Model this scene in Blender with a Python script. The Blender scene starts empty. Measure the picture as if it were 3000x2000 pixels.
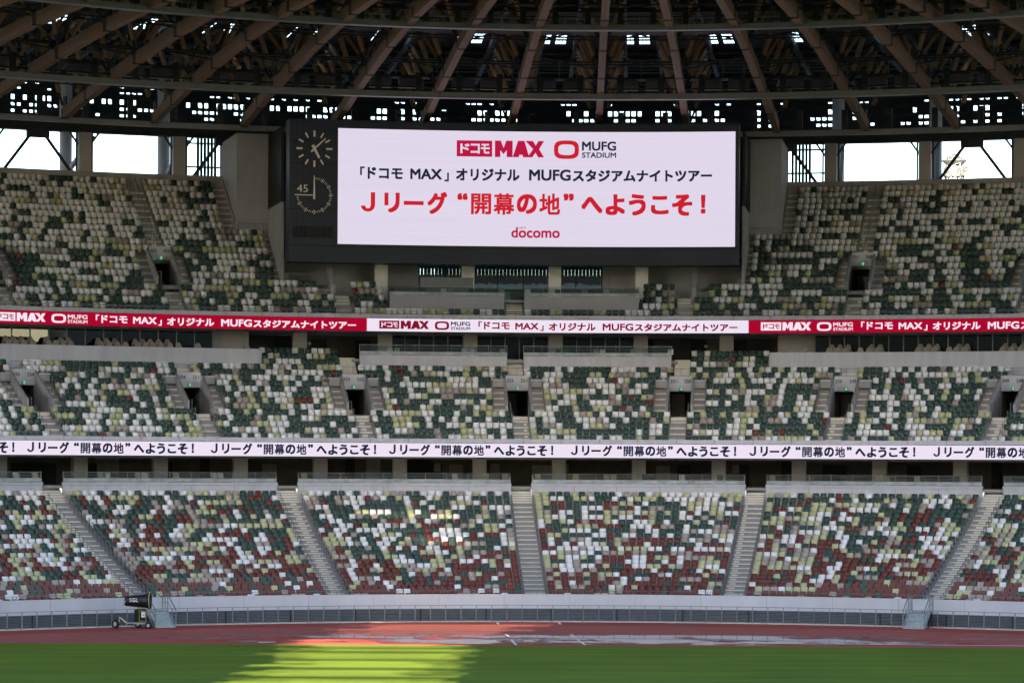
import bpy, math, random
import numpy as np
from math import sin, cos, pi
from mathutils import Vector, Matrix, noise
random.seed(7)
SC = bpy.context.scene
C = SC.collection

# ------------------------------------------------------------------ camera, sky, sun, exposure
F, YH, ROLL, H = 8029.0, 1350.0, 0.00494, 10.2      # focal length and horizon in pixels of the 3000 px photograph
OX, OY = 4.46, 117.3                                # plan centre of the curved stand
TC, M = -0.049, 0.0715                              # angle of the stand's centre line and of one structural bay
EXPO = 4.15
cam = bpy.data.cameras.new('camera')
cam.sensor_width = 36; cam.lens = 36 * F / 3000; cam.shift_y = (YH - 1000) / 3000
cam.clip_start = 1; cam.clip_end = 20000
co = bpy.data.objects.new('camera', cam); C.objects.link(co)
co.matrix_world = Matrix.Translation((0, 0, H)) @ Matrix.Rotation(pi / 2, 4, 'X') @ Matrix.Rotation(ROLL, 4, 'Z')
SC.camera = co
SX, TE = 0.09, math.tan(math.radians(13))           # sunlight travels +Y, a little +X, and falls by TE per metre
w = bpy.data.worlds.new('World'); SC.world = w; w.use_nodes = True
nt = w.node_tree
sky = nt.nodes.new('ShaderNodeTexSky'); sky.sky_type = 'NISHITA'; sky.sun_disc = False
sky.sun_elevation = math.atan(TE); sky.sun_rotation = math.radians(185)
sky.air_density = 1.0; sky.dust_density = 1.9; sky.ozone_density = 2.0
nt.nodes['Background'].inputs[1].default_value = 0.055
nt.links.new(sky.outputs[0], nt.nodes['Background'].inputs[0])
sl = bpy.data.lights.new('sun', 'SUN'); sl.energy = 3.7; sl.angle = math.radians(0.14); sl.color = (1, .90, .70)
so = bpy.data.objects.new('sun', sl); C.objects.link(so)
so.rotation_euler = Vector((SX, 1, -TE)).to_track_quat('-Z', 'Y').to_euler()
so.location = (-20, -200, 80)
SC.view_settings.view_transform = 'Standard'; SC.view_settings.look = 'None'
SC.view_settings.exposure = EXPO; SC.view_settings.gamma = 1
SC.cycles.max_bounces = 6; SC.cycles.diffuse_bounces = 3; SC.cycles.glossy_bounces = 3
SC.cycles.transparent_max_bounces = 12

# ------------------------------------------------------------------ helpers
def lin(c):
    return tuple(((x / 255 + .055) / 1.055) ** 2.4 if x > 10 else x / 255 / 12.92 for x in c)

def mat(name, col, rough=.7, var=.12, scale=3.0, stretch=(1, 1, 1), metal=0, island=0, spec=.4, bump=0, var2=0):
    m = bpy.data.materials.new(name); m.use_nodes = True
    t = m.node_tree; b = t.nodes['Principled BSDF']
    b.inputs['Roughness'].default_value = rough; b.inputs['Metallic'].default_value = metal
    b.inputs['Specular IOR Level'].default_value = spec
    tc = t.nodes.new('ShaderNodeTexCoord'); mp = t.nodes.new('ShaderNodeMapping'); mp.inputs['Scale'].default_value = stretch
    n = t.nodes.new('ShaderNodeTexNoise'); n.inputs['Scale'].default_value = scale; n.inputs['Detail'].default_value = 6
    n.inputs['Roughness'].default_value = .65
    t.links.new(tc.outputs['Object'], mp.inputs[0]); t.links.new(mp.outputs[0], n.inputs['Vector'])
    mr = t.nodes.new('ShaderNodeMapRange'); mr.inputs[1].default_value = .3; mr.inputs[2].default_value = .7
    mr.inputs[3].default_value = 1 - var; mr.inputs[4].default_value = 1 + var
    t.links.new(n.outputs[0], mr.inputs[0])
    fac = mr.outputs[0]
    def mul(a, b_):
        q = t.nodes.new('ShaderNodeMath'); q.operation = 'MULTIPLY'; t.links.new(a, q.inputs[0]); t.links.new(b_, q.inputs[1]); return q.outputs[0]
    if var2:
        n2 = t.nodes.new('ShaderNodeTexNoise'); n2.inputs['Scale'].default_value = .12; n2.inputs['Detail'].default_value = 3
        t.links.new(tc.outputs['Object'], n2.inputs['Vector'])
        m2 = t.nodes.new('ShaderNodeMapRange'); m2.inputs[1].default_value = .3; m2.inputs[2].default_value = .7
        m2.inputs[3].default_value = 1 - var2; m2.inputs[4].default_value = 1 + var2
        t.links.new(n2.outputs[0], m2.inputs[0]); fac = mul(fac, m2.outputs[0])
    if island:
        g = t.nodes.new('ShaderNodeNewGeometry')
        m3 = t.nodes.new('ShaderNodeMapRange'); m3.inputs[3].default_value = 1 - island; m3.inputs[4].default_value = 1 + island * .6
        t.links.new(g.outputs['Random Per Island'], m3.inputs[0]); fac = mul(fac, m3.outputs[0])
    vm = t.nodes.new('ShaderNodeVectorMath'); vm.operation = 'SCALE'; vm.inputs[0].default_value = col[:3]
    t.links.new(fac, vm.inputs['Scale']); t.links.new(vm.outputs[0], b.inputs['Base Color'])
    if bump:
        bp = t.nodes.new('ShaderNodeBump'); bp.inputs['Strength'].default_value = bump; bp.inputs['Distance'].default_value = .05
        t.links.new(n.outputs[0], bp.inputs['Height']); t.links.new(bp.outputs[0], b.inputs['Normal'])
    return m

def emit(name, rgb, lines=0, gain=1.0):
    m = bpy.data.materials.new(name); m.use_nodes = True
    t = m.node_tree; t.nodes.remove(t.nodes['Principled BSDF'])
    e = t.nodes.new('ShaderNodeEmission'); c = lin(rgb)
    e.inputs[0].default_value = (*c, 1); e.inputs[1].default_value = gain / 2 ** EXPO
    if lines:
        tc = t.nodes.new('ShaderNodeTexCoord'); mp = t.nodes.new('ShaderNodeMapping'); mp.inputs['Scale'].default_value = (.03, .03, 4)
        n = t.nodes.new('ShaderNodeTexNoise'); n.inputs['Scale'].default_value = 2.5; n.inputs['Detail'].default_value = 5
        mr = t.nodes.new('ShaderNodeMapRange'); mr.inputs[1].default_value = .3; mr.inputs[2].default_value = .7
        mr.inputs[3].default_value = (1 - lines) * gain / 2 ** EXPO; mr.inputs[4].default_value = (1 + lines) * gain / 2 ** EXPO
        t.links.new(tc.outputs['Object'], mp.inputs[0]); t.links.new(mp.outputs[0], n.inputs[0])
        t.links.new(n.outputs[0], mr.inputs[0]); t.links.new(mr.outputs[0], e.inputs[1])
    t.links.new(e.outputs[0], t.nodes['Material Output'].inputs[0])
    return m

def glassmat(name, tint=(.8, .85, .85), gloss=.12):
    m = bpy.data.materials.new(name); m.use_nodes = True
    t = m.node_tree; t.nodes.remove(t.nodes['Principled BSDF'])
    a = t.nodes.new('ShaderNodeBsdfTransparent'); a.inputs[0].default_value = (*tint, 1)
    g = t.nodes.new('ShaderNodeBsdfGlossy'); g.inputs['Roughness'].default_value = .03
    fr = t.nodes.new('ShaderNodeFresnel'); fr.inputs[0].default_value = 1.5
    ad = t.nodes.new('ShaderNodeMath'); ad.operation = 'ADD'; ad.inputs[1].default_value = gloss; ad.use_clamp = True
    mx = t.nodes.new('ShaderNodeMixShader')
    t.links.new(fr.outputs[0], ad.inputs[0]); t.links.new(ad.outputs[0], mx.inputs[0])
    t.links.new(a.outputs[0], mx.inputs[1]); t.links.new(g.outputs[0], mx.inputs[2])
    t.links.new(mx.outputs[0], t.nodes['Material Output'].inputs[0])
    return m

MT = dict(
    concrete=mat('concrete', (.275, .262, .268), .85, .15, 1.2, var2=.1),
    step=mat('step_concrete', (.64, .58, .50), .85, .14, 2.0),
    nosing_shade=mat('step_edge_shade', (.16, .15, .14), .8),  # dark strip colour that paints in the shading at tread edges
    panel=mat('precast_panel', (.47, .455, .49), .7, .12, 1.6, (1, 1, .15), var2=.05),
    white=mat('white_precast', (.55, .535, .55), .6, .06, .8, (1, 1, .3), var2=.05),
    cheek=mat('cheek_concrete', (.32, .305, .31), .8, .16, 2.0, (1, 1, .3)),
    column=mat('column_concrete', (.43, .405, .395), .8, .08, 1.5, (1, 1, .3)),
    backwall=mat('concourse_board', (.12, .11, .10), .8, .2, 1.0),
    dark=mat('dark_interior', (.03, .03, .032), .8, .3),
    steel=mat('grey_steel', (.24, .25, .255), .45, .1, 3, metal=.3),
    rail=mat('rail_steel', (.16, .165, .17), .4, .1, 5, metal=.5),
    duct=mat('painted_steel', (.19, .195, .195), .5, .1, 2),
    darksteel=mat('dark_steel', (.035, .036, .038), .6, .25, 2),
    timber=mat('timber', (.25, .15, .095), .65, .22, 2.2, (1, 1, 5)),
    timber2=mat('timber_light', (.29, .18, .095), .6, .22, 2.2, (1, 1, 5)),
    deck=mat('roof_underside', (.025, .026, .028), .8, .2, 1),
    navy=mat('navy_panel', (.031, .036, .052), .5, .12, 1.0),
    seam=mat('panel_seam', (.012, .014, .018), .8),
    black=mat('black_plastic', (.012, .012, .013), .4, .2, 6),
    clock=mat('clock_white', (.85, .80, .70), .6, .04),
    grey=mat('grey_panel', (.34, .33, .35), .7, .07, 1, (1, 1, .3)),
    pier=mat('pier_panel', (.37, .36, .39), .8, .10, 1.2, (1, 1, .3)),
    louvre=mat('louvre_blade', (.20, .205, .215), .5, .12, 3),
    galv=mat('galvanised', (.36, .40, .41), .45, .2, 6, metal=.3),
    rubber=mat('rubber', (.015, .015, .016), .8, .2),
    hub=mat('hub', (.55, .55, .55), .4, metal=.4),
    yellow=mat('yellow_paint', (.45, .31, .02), .5),
    cream=mat('cream_paint', (.66, .61, .36), .5),
    glass=glassmat('glass'),
    dglass=glassmat('tinted_glass', (.45, .48, .46), .04),
    chair=mat('lounge_fabric', (.26, .22, .18), .8, .12, 4),
    leaf=mat('leaf', (.23, .42, .07), .6, .3, 3, island=.35),
    tower=mat('tower_paint', (.035, .035, .036), .6, .1),
    number=mat('number_paint', (.04, .04, .045), .6),
    blocker_grey=mat('blocker_grey', (.2, .2, .2), .8),  # plain grey of the added sun blocker
    white_box=mat('white_sheet', (.7, .7, .68), .6),
    ledbg=emit('led_white', (224, 215, 234), .03), ledwhite=emit('led_ribbon_white', (238, 226, 243)),
    ledred=emit('led_ribbon_red', (172, 6, 44)), t_navy=emit('led_navy', (34, 38, 62)), t_red=emit('led_red', (206, 32, 46)),
    t_crim=emit('led_crimson', (190, 22, 66)), t_deep=emit('led_deep_red', (138, 14, 46)), t_white=emit('led_letter_white', (245, 232, 245)),
    exitg=emit('exit_green', (30, 130, 78)), exitw=emit('exit_white', (170, 225, 195)),
)
def translucent(m):
    t = m.node_tree; b = t.nodes['Principled BSDF']; tr = t.nodes.new('ShaderNodeBsdfTranslucent'); mx = t.nodes.new('ShaderNodeMixShader'); mx.inputs[0].default_value = .6
    t.links.new(b.inputs['Base Color'].links[0].from_socket, tr.inputs[0]); t.links.new(b.outputs[0], mx.inputs[1]); t.links.new(tr.outputs[0], mx.inputs[2])
    t.links.new(mx.outputs[0], t.nodes['Material Output'].inputs[0])
translucent(MT['leaf'])
SEATM = [mat('seat_white', (.75, .715, .705), .42, .03, 6, island=.07), mat('seat_green', (.040, .072, .058), .42, .12, 6, island=.2),
         mat('seat_lime', (.46, .45, .25), .42, .05, 6, island=.10), mat('seat_beige', (.35, .285, .245), .42, .05, 6, island=.10),
         mat('seat_brown', (.140, .037, .028), .42, .1, 6, island=.18), mat('seat_bracket', (.5, .5, .52), .5), mat('seat_post', (.10, .10, .105), .6)]
COLN = ['white', 'dark green', 'lime green', 'beige', 'red brown']

def P(r, t, z): return (OX + r * sin(t), OY + r * cos(t), z)

def at(px, py, r):
    """angle and height where the ray of a photo pixel meets the cylinder of radius r about the stand's centre"""
    u = (px - 1500 + ROLL * (py - YH)) / F
    A = u * u + 1; B = -2 * (u * OX + OY); Cc = OX * OX + OY * OY - r * r
    d = (-B + math.sqrt(B * B - 4 * A * Cc)) / (2 * A)
    z = H - (py - ROLL * (px - 1500) - YH) / F * d
    return math.atan2(u * d - OX, d - OY), z

def proj(p):
    x = p[0] / p[1] * F; y = (H - p[2]) / p[1] * F
    return 1500 + x - ROLL * y, YH + y + ROLL * x

def gp(px, py, z=0):
    u = (px - 1500 + ROLL * (py - YH)) / F; d = (H - z) * F / (py - ROLL * (px - 1500) - YH)
    return (u * d, d, z)

WL = {}
def wloc(o): return WL.get(o.name, Matrix.Identity(4))

class MB:
    def __init__(s): s.v = []; s.f = []; s.m = []
    def add(s, vs, fs, mi=0):
        b = len(s.v); s.v += [tuple(v) for v in vs]; s.f += [tuple(i + b for i in f) for f in fs]; s.m += [mi] * len(fs); return s
    def hexa(s, p, mi=0):
        return s.add(p, [(0, 3, 2, 1), (4, 5, 6, 7), (0, 1, 5, 4), (1, 2, 6, 5), (2, 3, 7, 6), (3, 0, 4, 7)], mi)
    def box(s, c, d, mi=0, mx=None):
        x, y, z = d[0] / 2, d[1] / 2, d[2] / 2
        p = [Vector(q) for q in ((-x, -y, -z), (x, -y, -z), (x, y, -z), (-x, y, -z), (-x, -y, z), (x, -y, z), (x, y, z), (-x, y, z))]
        if mx is not None: p = [mx @ q for q in p]
        return s.hexa([q + Vector(c) for q in p], mi)
    def sweep(s, prof, t0, t1, n=None, mi=0, closed=True):
        if n is None: n = max(1, int(abs(t1 - t0) * prof[0][0] / 1.6))
        k = len(prof); vs = []
        for j in range(n + 1):
            t = t0 + (t1 - t0) * j / n
            vs += [P(r, t, z) for r, z in prof]
        fs = []
        for j in range(n):
            for i in range(k if closed else k - 1):
                a = j * k + i; b = j * k + (i + 1) % k
                fs.append((a, b, b + k, a + k))
        if closed: fs += [tuple(range(k)), tuple(reversed(range(n * k, n * k + k)))]
        return s.add(vs, fs, mi)
    def pbox(s, r0, r1, t0, t1, z0, z1, n=None, mi=0):
        return s.sweep([(r0, z0), (r1, z0), (r1, z1), (r0, z1)], t0, t1, n, mi)
    def abox(s, r0, r1, t, a, b, z0, z1, mi=0):
        """box at angle t, from a to b metres to its right"""
        return s.pbox(r0, r1, t + a / ((r0 + r1) / 2), t + b / ((r0 + r1) / 2), z0, z1, 1, mi)
    def bar(s, p0, p1, w_, h_, mi=0, up=(0, 0, 1)):
        p0 = Vector(p0); p1 = Vector(p1); d = (p1 - p0).normalized(); up = Vector(up)
        if abs(d.dot(up)) > .98: up = Vector((0, 1, 0))
        x = d.cross(up).normalized(); y = x.cross(d).normalized()
        q = []
        for p in (p0, p1):
            for a, b in ((-1, -1), (1, -1), (1, 1), (-1, 1)): q.append(p + x * a * w_ / 2 + y * b * h_ / 2)
        return s.hexa(q, mi)
    def tube(s, p0, p1, r, n=8, mi=0, r2=None):
        p0 = Vector(p0); p1 = Vector(p1); d = (p1 - p0).normalized()
        up = Vector((0, 0, 1)) if abs(d.z) < .95 else Vector((0, 1, 0))
        x = d.cross(up).normalized(); y = x.cross(d).normalized(); r2 = r if r2 is None else r2
        vs = [p + (x * cos(a) + y * sin(a)) * rr for p, rr in ((p0, r), (p1, r2)) for a in [2 * pi * i / n for i in range(n)]]
        fs = [(i, (i + 1) % n, n + (i + 1) % n, n + i) for i in range(n)] + [tuple(range(n))[::-1], tuple(range(n, 2 * n))]
        return s.add(vs, fs, mi)
    def lathe(s, prof, origin, axis, n=24, mi=0):
        o = Vector(origin); d = Vector(axis).normalized(); up = Vector((0, 0, 1)) if abs(d.z) < .95 else Vector((0, 1, 0))
        x = d.cross(up).normalized(); y = x.cross(d).normalized(); k = len(prof)
        vs = [o + d * a + (x * cos(q) + y * sin(q)) * r for a, r in prof for q in [2 * pi * i / n for i in range(n)]]
        fs = [(j * n + i, j * n + (i + 1) % n, (j + 1) * n + (i + 1) % n, (j + 1) * n + i) for j in range(k - 1) for i in range(n)]
        return s.add(vs, fs, mi)
    def prism(s, poly, fn, y0, y1, mi=0):
        n = len(poly)
        vs = [fn(a, y0, b) for a, b in poly] + [fn(a, y1, b) for a, b in poly]
        fs = [tuple(range(n)), tuple(reversed(range(n, 2 * n)))] + [(i, i + n, (i + 1) % n + n, (i + 1) % n) for i in range(n)]
        return s.add(vs, fs, mi)
    def mesh(s, name, mats, inv=None):
        me = bpy.data.meshes.new(name)
        v = s.v if inv is None else [inv @ Vector(q) for q in s.v]
        me.from_pydata([tuple(q) for q in v], [], s.f)
        for m in (mats if isinstance(mats, (list, tuple)) else [mats]): me.materials.append(MT[m] if isinstance(m, str) else m)
        me.polygons.foreach_set('material_index', s.m)
        me.update(); return me
    def build(s, name, mats, parent=None, local=False):
        """local: the coordinates are already the parent's own"""
        inv = None if (parent is None or local) else wloc(parent).inverted()
        o = bpy.data.objects.new(name, s.mesh(name, mats, inv)); C.objects.link(o)
        if parent is not None: o.parent = parent; WL[o.name] = wloc(parent)
        return o

def split(mb, name, mats, parent, local=False):
    """each connected piece as a part of its own"""
    n = len(mb.v); p = list(range(n))
    def root(a):
        while p[a] != a: p[a] = p[p[a]]; a = p[a]
        return a
    for f in mb.f:
        for i in f[1:]: p[root(i)] = root(f[0])
    g = {}
    for f, m in zip(mb.f, mb.m): g.setdefault(root(f[0]), []).append((f, m))
    for fs in g.values():
        ids = sorted({i for f, _ in fs for i in f}); ix = {i: k for k, i in enumerate(ids)}
        q = MB(); q.v = [mb.v[i] for i in ids]; q.f = [tuple(ix[i] for i in f) for f, _ in fs]; q.m = [m for _, m in fs]
        q.build(name, mats, parent, local)

def tag(o, label=None, cat=None, group=None, kind=None):
    if label: o['label'] = label
    if cat: o['category'] = cat
    if group: o['group'] = group
    if kind: o['kind'] = kind
    return o

def empty(name, loc, rz=0, label=None, cat=None, group=None):
    o = bpy.data.objects.new(name, None); C.objects.link(o)
    o.location = loc; o.rotation_euler = (0, 0, rz); o.empty_display_size = .3
    WL[o.name] = Matrix.Translation(loc) @ Matrix.Rotation(rz, 4, 'Z')
    return tag(o, label, cat, group)

def copy_tree(o, loc, rz, label=None):
    c = o.copy(); C.objects.link(c); c.location = loc; c.rotation_euler = (0, 0, rz)
    WL[c.name] = Matrix.Translation(loc) @ Matrix.Rotation(rz, 4, 'Z')
    if label: c['label'] = label
    for ch in list(o.children):
        d = ch.copy(); C.objects.link(d); d.parent = c
        for g in list(ch.children):
            e = g.copy(); C.objects.link(e); e.parent = d
    return c

ORD = ['zeroth', 'first', 'second', 'third', 'fourth', 'fifth', 'sixth', 'seventh', 'eighth', 'ninth', 'tenth', 'eleventh', 'twelfth', 'thirteenth',
       'fourteenth', 'fifteenth', 'sixteenth', 'seventeenth', 'eighteenth', 'nineteenth', 'twentieth']
def ordw(n):
    if n <= 20: return ORD[n]
    tens = {2: 'twenty', 3: 'thirty'}[n // 10]
    return (tens[:-1] + 'ieth') if n % 10 == 0 else tens + '-' + ORD[n % 10]

# text: outline letters as flat mesh, fitted to a box
def text2d(body, bold=0.0):
    """outline letters; bold thickens the strokes by stacking nine copies shifted by that much"""
    c = bpy.data.curves.new('lettering', 'FONT'); c.body = body; c.resolution_u = 4
    o = bpy.data.objects.new('lettering', c); C.objects.link(o)
    bpy.context.view_layer.update()
    me = bpy.data.meshes.new_from_object(o.evaluated_get(bpy.context.evaluated_depsgraph_get()))
    v = np.array([q.co[:2] for q in me.vertices]); f = [tuple(p.vertices) for p in me.polygons]
    if bold:
        n = len(v); sh = [(-bold, -bold), (bold, -bold), (bold, bold), (-bold, bold), (0, 0), (-bold, 0), (bold, 0), (0, -bold), (0, bold)]
        f = [tuple(i + n * k for i in q) for k in range(9) for q in f]; v = np.concatenate([v + np.array(d) for d in sh])
    bpy.data.objects.remove(o); bpy.data.curves.remove(c); bpy.data.meshes.remove(me)
    v -= v.min(0); v /= v.max(0)
    return v, f
TXT = {}
def j_glyph():
    """a plain sans capital J: stem and quarter-ring hook"""
    w_ = .30; pts = [(1 - w_, 1), (1, 1), (1, .36), (1 - w_, .36)]; f = [(0, 1, 2, 3)]; n = 12; b = 4
    for k in range(n + 1):
        a = -pi * k / n * .94
        pts += [(.5 + .5 * cos(a), .36 + .36 * sin(a)), (.5 + (.5 - w_) * cos(a), .36 + .19 * sin(a))]
    f += [(b + 2 * k, b + 2 * k + 1, b + 2 * k + 3, b + 2 * k + 2) for k in range(n)]
    v = np.array(pts); v -= v.min(0); v /= v.max(0); return v, f
JGLYPH = j_glyph()
def text_on_cyl(mb, body, px, r, mi=0, offset=.015, box=None):
    """px = (x0, y0, x1, y1) in photo pixels on the cylinder of radius r, or box = (t0, t1, z0, z1)"""
    key = (body, offset)
    if key not in TXT: TXT[key] = text2d(body, offset)
    v, f = TXT[key]
    if body == 'J': v, f = JGLYPH; offset = 0
    if box is None:
        x0, y0, x1, y1 = px; xm = (x0 + x1) / 2
        t0 = at(x0, (y0 + y1) / 2, r)[0]; t1 = at(x1, (y0 + y1) / 2, r)[0]; z1 = at(xm, y0, r)[1]; z0 = at(xm, y1, r)[1]
    else: t0, t1, z0, z1 = box
    q = len(v) // 9 if offset else len(v)
    mb.add([P(r - .0008 * (i // q), t0 + a * (t1 - t0), z0 + b * (z1 - z0)) for i, (a, b) in enumerate(v)], f, mi)
def shape_on_cyl(mb, poly, faces, box, r, mi=0):
    t0, t1, z0, z1 = box
    mb.add([P(r, t0 + a * (t1 - t0), z0 + b * (z1 - z0)) for a, b in poly], faces, mi)
def pxbox(px, r):
    x0, y0, x1, y1 = px; xm = (x0 + x1) / 2
    return (at(x0, (y0 + y1) / 2, r)[0], at(x1, (y0 + y1) / 2, r)[0], at(xm, y1, r)[1], at(xm, y0, r)[1])
def heavy_max():
    """the three block capitals M A X as polygons in the unit square"""
    pol = []
    pol.append([(0, 0), (0, 1), (.12, 1), (.175, .55), (.23, 1), (.36, 1), (.36, 0), (.24, 0), (.24, .42), (.175, .18), (.11, .42), (.11, 0)])
    pol.append([(.36, 0), (.47, 1), (.60, 1), (.70, 0), (.575, 0), (.56, .15), (.50, .15), (.485, 0)])
    pol.append([(.66, 0), (.775, .5), (.62, 1), (.775, 1), (.83, .72), (.885, 1), (1, 1), (.90, .5), (1, 0), (.88, 0), (.825, .28), (.76, 0)])
    return pol
def ring_shape(n=40, hole=(.55, .42)):
    o = []; i = []
    for k in range(n):
        a = 2 * pi * k / n; e = .62
        cx = math.copysign(abs(cos(a)) ** e, cos(a)); sy = math.copysign(abs(sin(a)) ** e, sin(a))
        o.append((.5 + .5 * cx, .5 + .5 * sy)); i.append((.5 + .5 * cx * hole[0], .5 + .5 * sy * hole[1]))
    return o + i, [(k, (k + 1) % n, n + (k + 1) % n, n + k) for k in range(n)]
def rect(mb, box, r, mi):
    t0, t1, z0, z1 = box; n = max(1, int((t1 - t0) * r / 1.2))
    vs = []; fs = []
    for j in range(n + 1):
        t = t0 + (t1 - t0) * j / n; vs += [P(r, t, z0), P(r, t, z1)]
    mb.add(vs, [(2 * j, 2 * j + 2, 2 * j + 3, 2 * j + 1) for j in range(n)], mi)

# ------------------------------------------------------------------ ground, pitch, track
TL, TR = -1.15, 1.02
GE = 151.5                                          # far edge of the grass
def sheet(name, x0, x1, y0, y1, z, m):
    o = MB().add([(x0, y0, z), (x1, y0, z), (x1, y1, z), (x0, y1, z)], [(0, 1, 2, 3)]).build(name, m); return tag(o, kind='structure')
sheet('ground', -6000, 6000, -3000, 9000, -.05, mat('ground', (.16, .155, .14), .9, .2, .02))
grass = mat('grass', (.104, .148, .010), .75, .28, .9, (.06, 1.0, 1), var2=.14, spec=.15)
sheet('pitch', -140, 140, -40, GE, .012, grass)
track = mat('track', (.345, .064, .043), .75, .10, .5, (.15, 1, 1), var2=.10, spec=.25)
sheet('track', -140, 140, GE - .3, 182, -.004, track)
lm = MB()
for k in range(9):
    r = 44.3 + k * 1.02
    lm.sweep([(r, .004), (r + .13, .004)], TL, TR, 120, 0, False)
lm.sweep([(54.6, .006), (54.85, .006)], TL, at(1478, 1826, 54.7)[0], 80, 1, False)
lm.sweep([(54.6, .006), (54.85, .006)], at(1640, 1826, 54.7)[0], TR, 80, 1, False)
for a, b in (((1456, 1822), (1461, 1828)), ((1637, 1822), (1642, 1828)), ((1482, 1857), (1492, 1864)), ((1497, 1872), (1512, 1888)), ((1673, 1857), (1682, 1864)), ((1692, 1872), (1714, 1888))):
    p, q = Vector(gp(*a)), Vector(gp(*b)); d = (q - p).normalized(); n_ = Vector((-d.y, d.x, 0)) * .07
    lm.add([(p + n_) + Vector((0, 0, .008)), (p - n_) + Vector((0, 0, .008)), (q - n_) + Vector((0, 0, .008)), (q + n_) + Vector((0, 0, .008))], [(0, 1, 2, 3)], 2)
p0 = gp(2080, 1882); p1 = gp(3060, 1892)
lm.add([(p0[0], p0[1], .008), (p0[0], p0[1] + .3, .008), (p1[0], p1[1] + .3, .008), (p1[0], p1[1], .008)], [(0, 1, 2, 3)], 2)
tag(lm.build('track_markings', [mat('lane_line', (.50, .31, .29), .7), mat('drain_slot', (.03, .03, .032), .7), mat('white_line', (.72, .7, .7), .6)]), kind='structure')
# wet patches in front of the track: a wet film and standing water
wet = MB(); film = MB()
GX, GY = .16, .16
for i in range(int(64 / GX)):
    for j in range(int(8.6 / GY)):
        x = -26 + i * GX; y = 152.9 + j * GY
        n1 = 1.3 * noise.noise((x * .22 + 3.1, y * .40, .3)) + .9 * noise.noise((x * .55, y * .9, 2.2)) + .45 * noise.noise((x * 1.5, y * 2.2, 5.2))
        edge = min(1, (y - 152.9) / 1.6) * min(1, (161.3 - y) / 1.2)
        cen = 1 - max(0, abs(x - 4.5) - 8.0) / 12
        q = [(x, y, 0), (x + GX, y, 0), (x + GX, y + GY, 0), (x, y + GY, 0)]
        if n1 * .75 + (cen - .62) * .9 + (edge - 1) * .55 > .05: wet.add([(a, b, .006) for a, b, _ in q], [(0, 1, 2, 3)])
        elif n1 * .75 + (cen - .62) * .9 + (edge - 1) * .35 > -.42: film.add([(a, b, .003) for a, b, _ in q], [(0, 1, 2, 3)])
wm = bpy.data.materials.new('standing_water'); wm.use_nodes = True
b = wm.node_tree.nodes['Principled BSDF']; b.inputs['Base Color'].default_value = (.10, .03, .03, 1); b.inputs['Roughness'].default_value = .03; b.inputs['Specular IOR Level'].default_value = 1.0
tag(wet.build('puddles', wm), kind='structure')
tag(film.build('wet_track', mat('wet_track_surface', (.16, .022, .024), .35, .12, .8)), kind='structure')

# ------------------------------------------------------------------ seats
HP = [(-.175, .86), (.175, .86), (.208, .825), (.208, .58), (.185, .48), (.075, .41), (.05, .28), (-.05, .28), (-.075, .41), (-.185, .48), (-.208, .58), (-.208, .825)]
HQ = [(-.165, .745), (.165, .745), (.195, .715), (.195, .57), (.17, .475), (.12, .44), (-.12, .44), (-.17, .475), (-.195, .57), (-.195, .715)]
def seat_shell():
    b = MB()
    b.prism(HP, lambda a, y, z: (a, y + .10 + (z - .36) * .2, z), 0, .045)
    b.prism(HQ, lambda a, y, z: (a, y + .02 + (z - .34) * .13, z), 0, .05)
    return b
def seat_frame(mi0=0, mi1=1):
    b = MB()
    b.box((.235, .06, .50), (.045, .14, .06), mi0); b.box((0, .14, .19), (.07, .07, .38), mi1)
    return b
SH, SF = seat_shell(), seat_frame()
SHM = [SH.mesh('seat_shell', [SEATM[i]]) for i in range(5)]
SFM = SF.mesh('seat_frame', [SEATM[5], SEATM[6]])
class Tier:
    def __init__(s, n, r0, dr, fl): s.n = n; s.r0 = r0; s.dr = dr; s.fl = fl
    def r(s, i): return s.r0 + s.dr * i
    def z(s, i): return s.fl(i)
T1 = Tier(24, 58.5, .80, lambda i: .90 + .2263 * i + .00207 * i * i)
T2 = Tier(13, 76.3, .82, lambda i: 11.21 + .43 * i)
T3 = Tier(21, 87.9, .82, lambda i: 20.69 + .538 * i)
def mixp(a, b, f): return [x + (y - x) * f for x, y in zip(a, b)]
#        white green lime beige brown
PA, PB, PC = [.07, .07, .05, .10, .71], [.21, .20, .17, .18, .24], [.25, .46, .17, .08, .04]
P2 = [.345, .435, .125, .082, .013]
P3, P4 = [.33, .45, .135, .075, .01], [.72, .16, .10, .02, 0]
def prob(tier, i):
    if tier is T1: return mixp(PA, PB, (i / 10) ** 1.2) if i < 10 else mixp(PB, PC, (i - 10) / 13)
    if tier is T2: return P2
    return mixp(P3, P4, max(0, i - 3) / 17)
SEATS = []      # tier, row, angle, z, colour
prev_row = {}
def seat_row(tier, i, ta, tb, pitch):
    r = tier.r(i); n = int((tb - ta) * r / pitch + .25)
    if n < 1: return
    dt = (tb - ta) / n; last = None; pr = prob(tier, i); rowc = []
    for k in range(n):
        t = ta + dt * (k + .5)
        x, y = proj(P(r, t, tier.z(i) + .6))
        u = random.random(); c = None
        if last is not None and u < (.26 if tier is T3 else .13): c = last
        else:
            for tt, cc in prev_row.get((id(tier), i - 1), ()):
                if abs(tt - t) < dt * .6 and u < (0 if tier is T3 else .22): c = cc
        if c is None: c = random.choices(range(5), pr)[0]
        last = c; rowc.append((t, c))
        if -800 < x < 3800: SEATS.append((tier, i, t, c))
    prev_row.setdefault((id(tier), i), []).extend(rowc)

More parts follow.
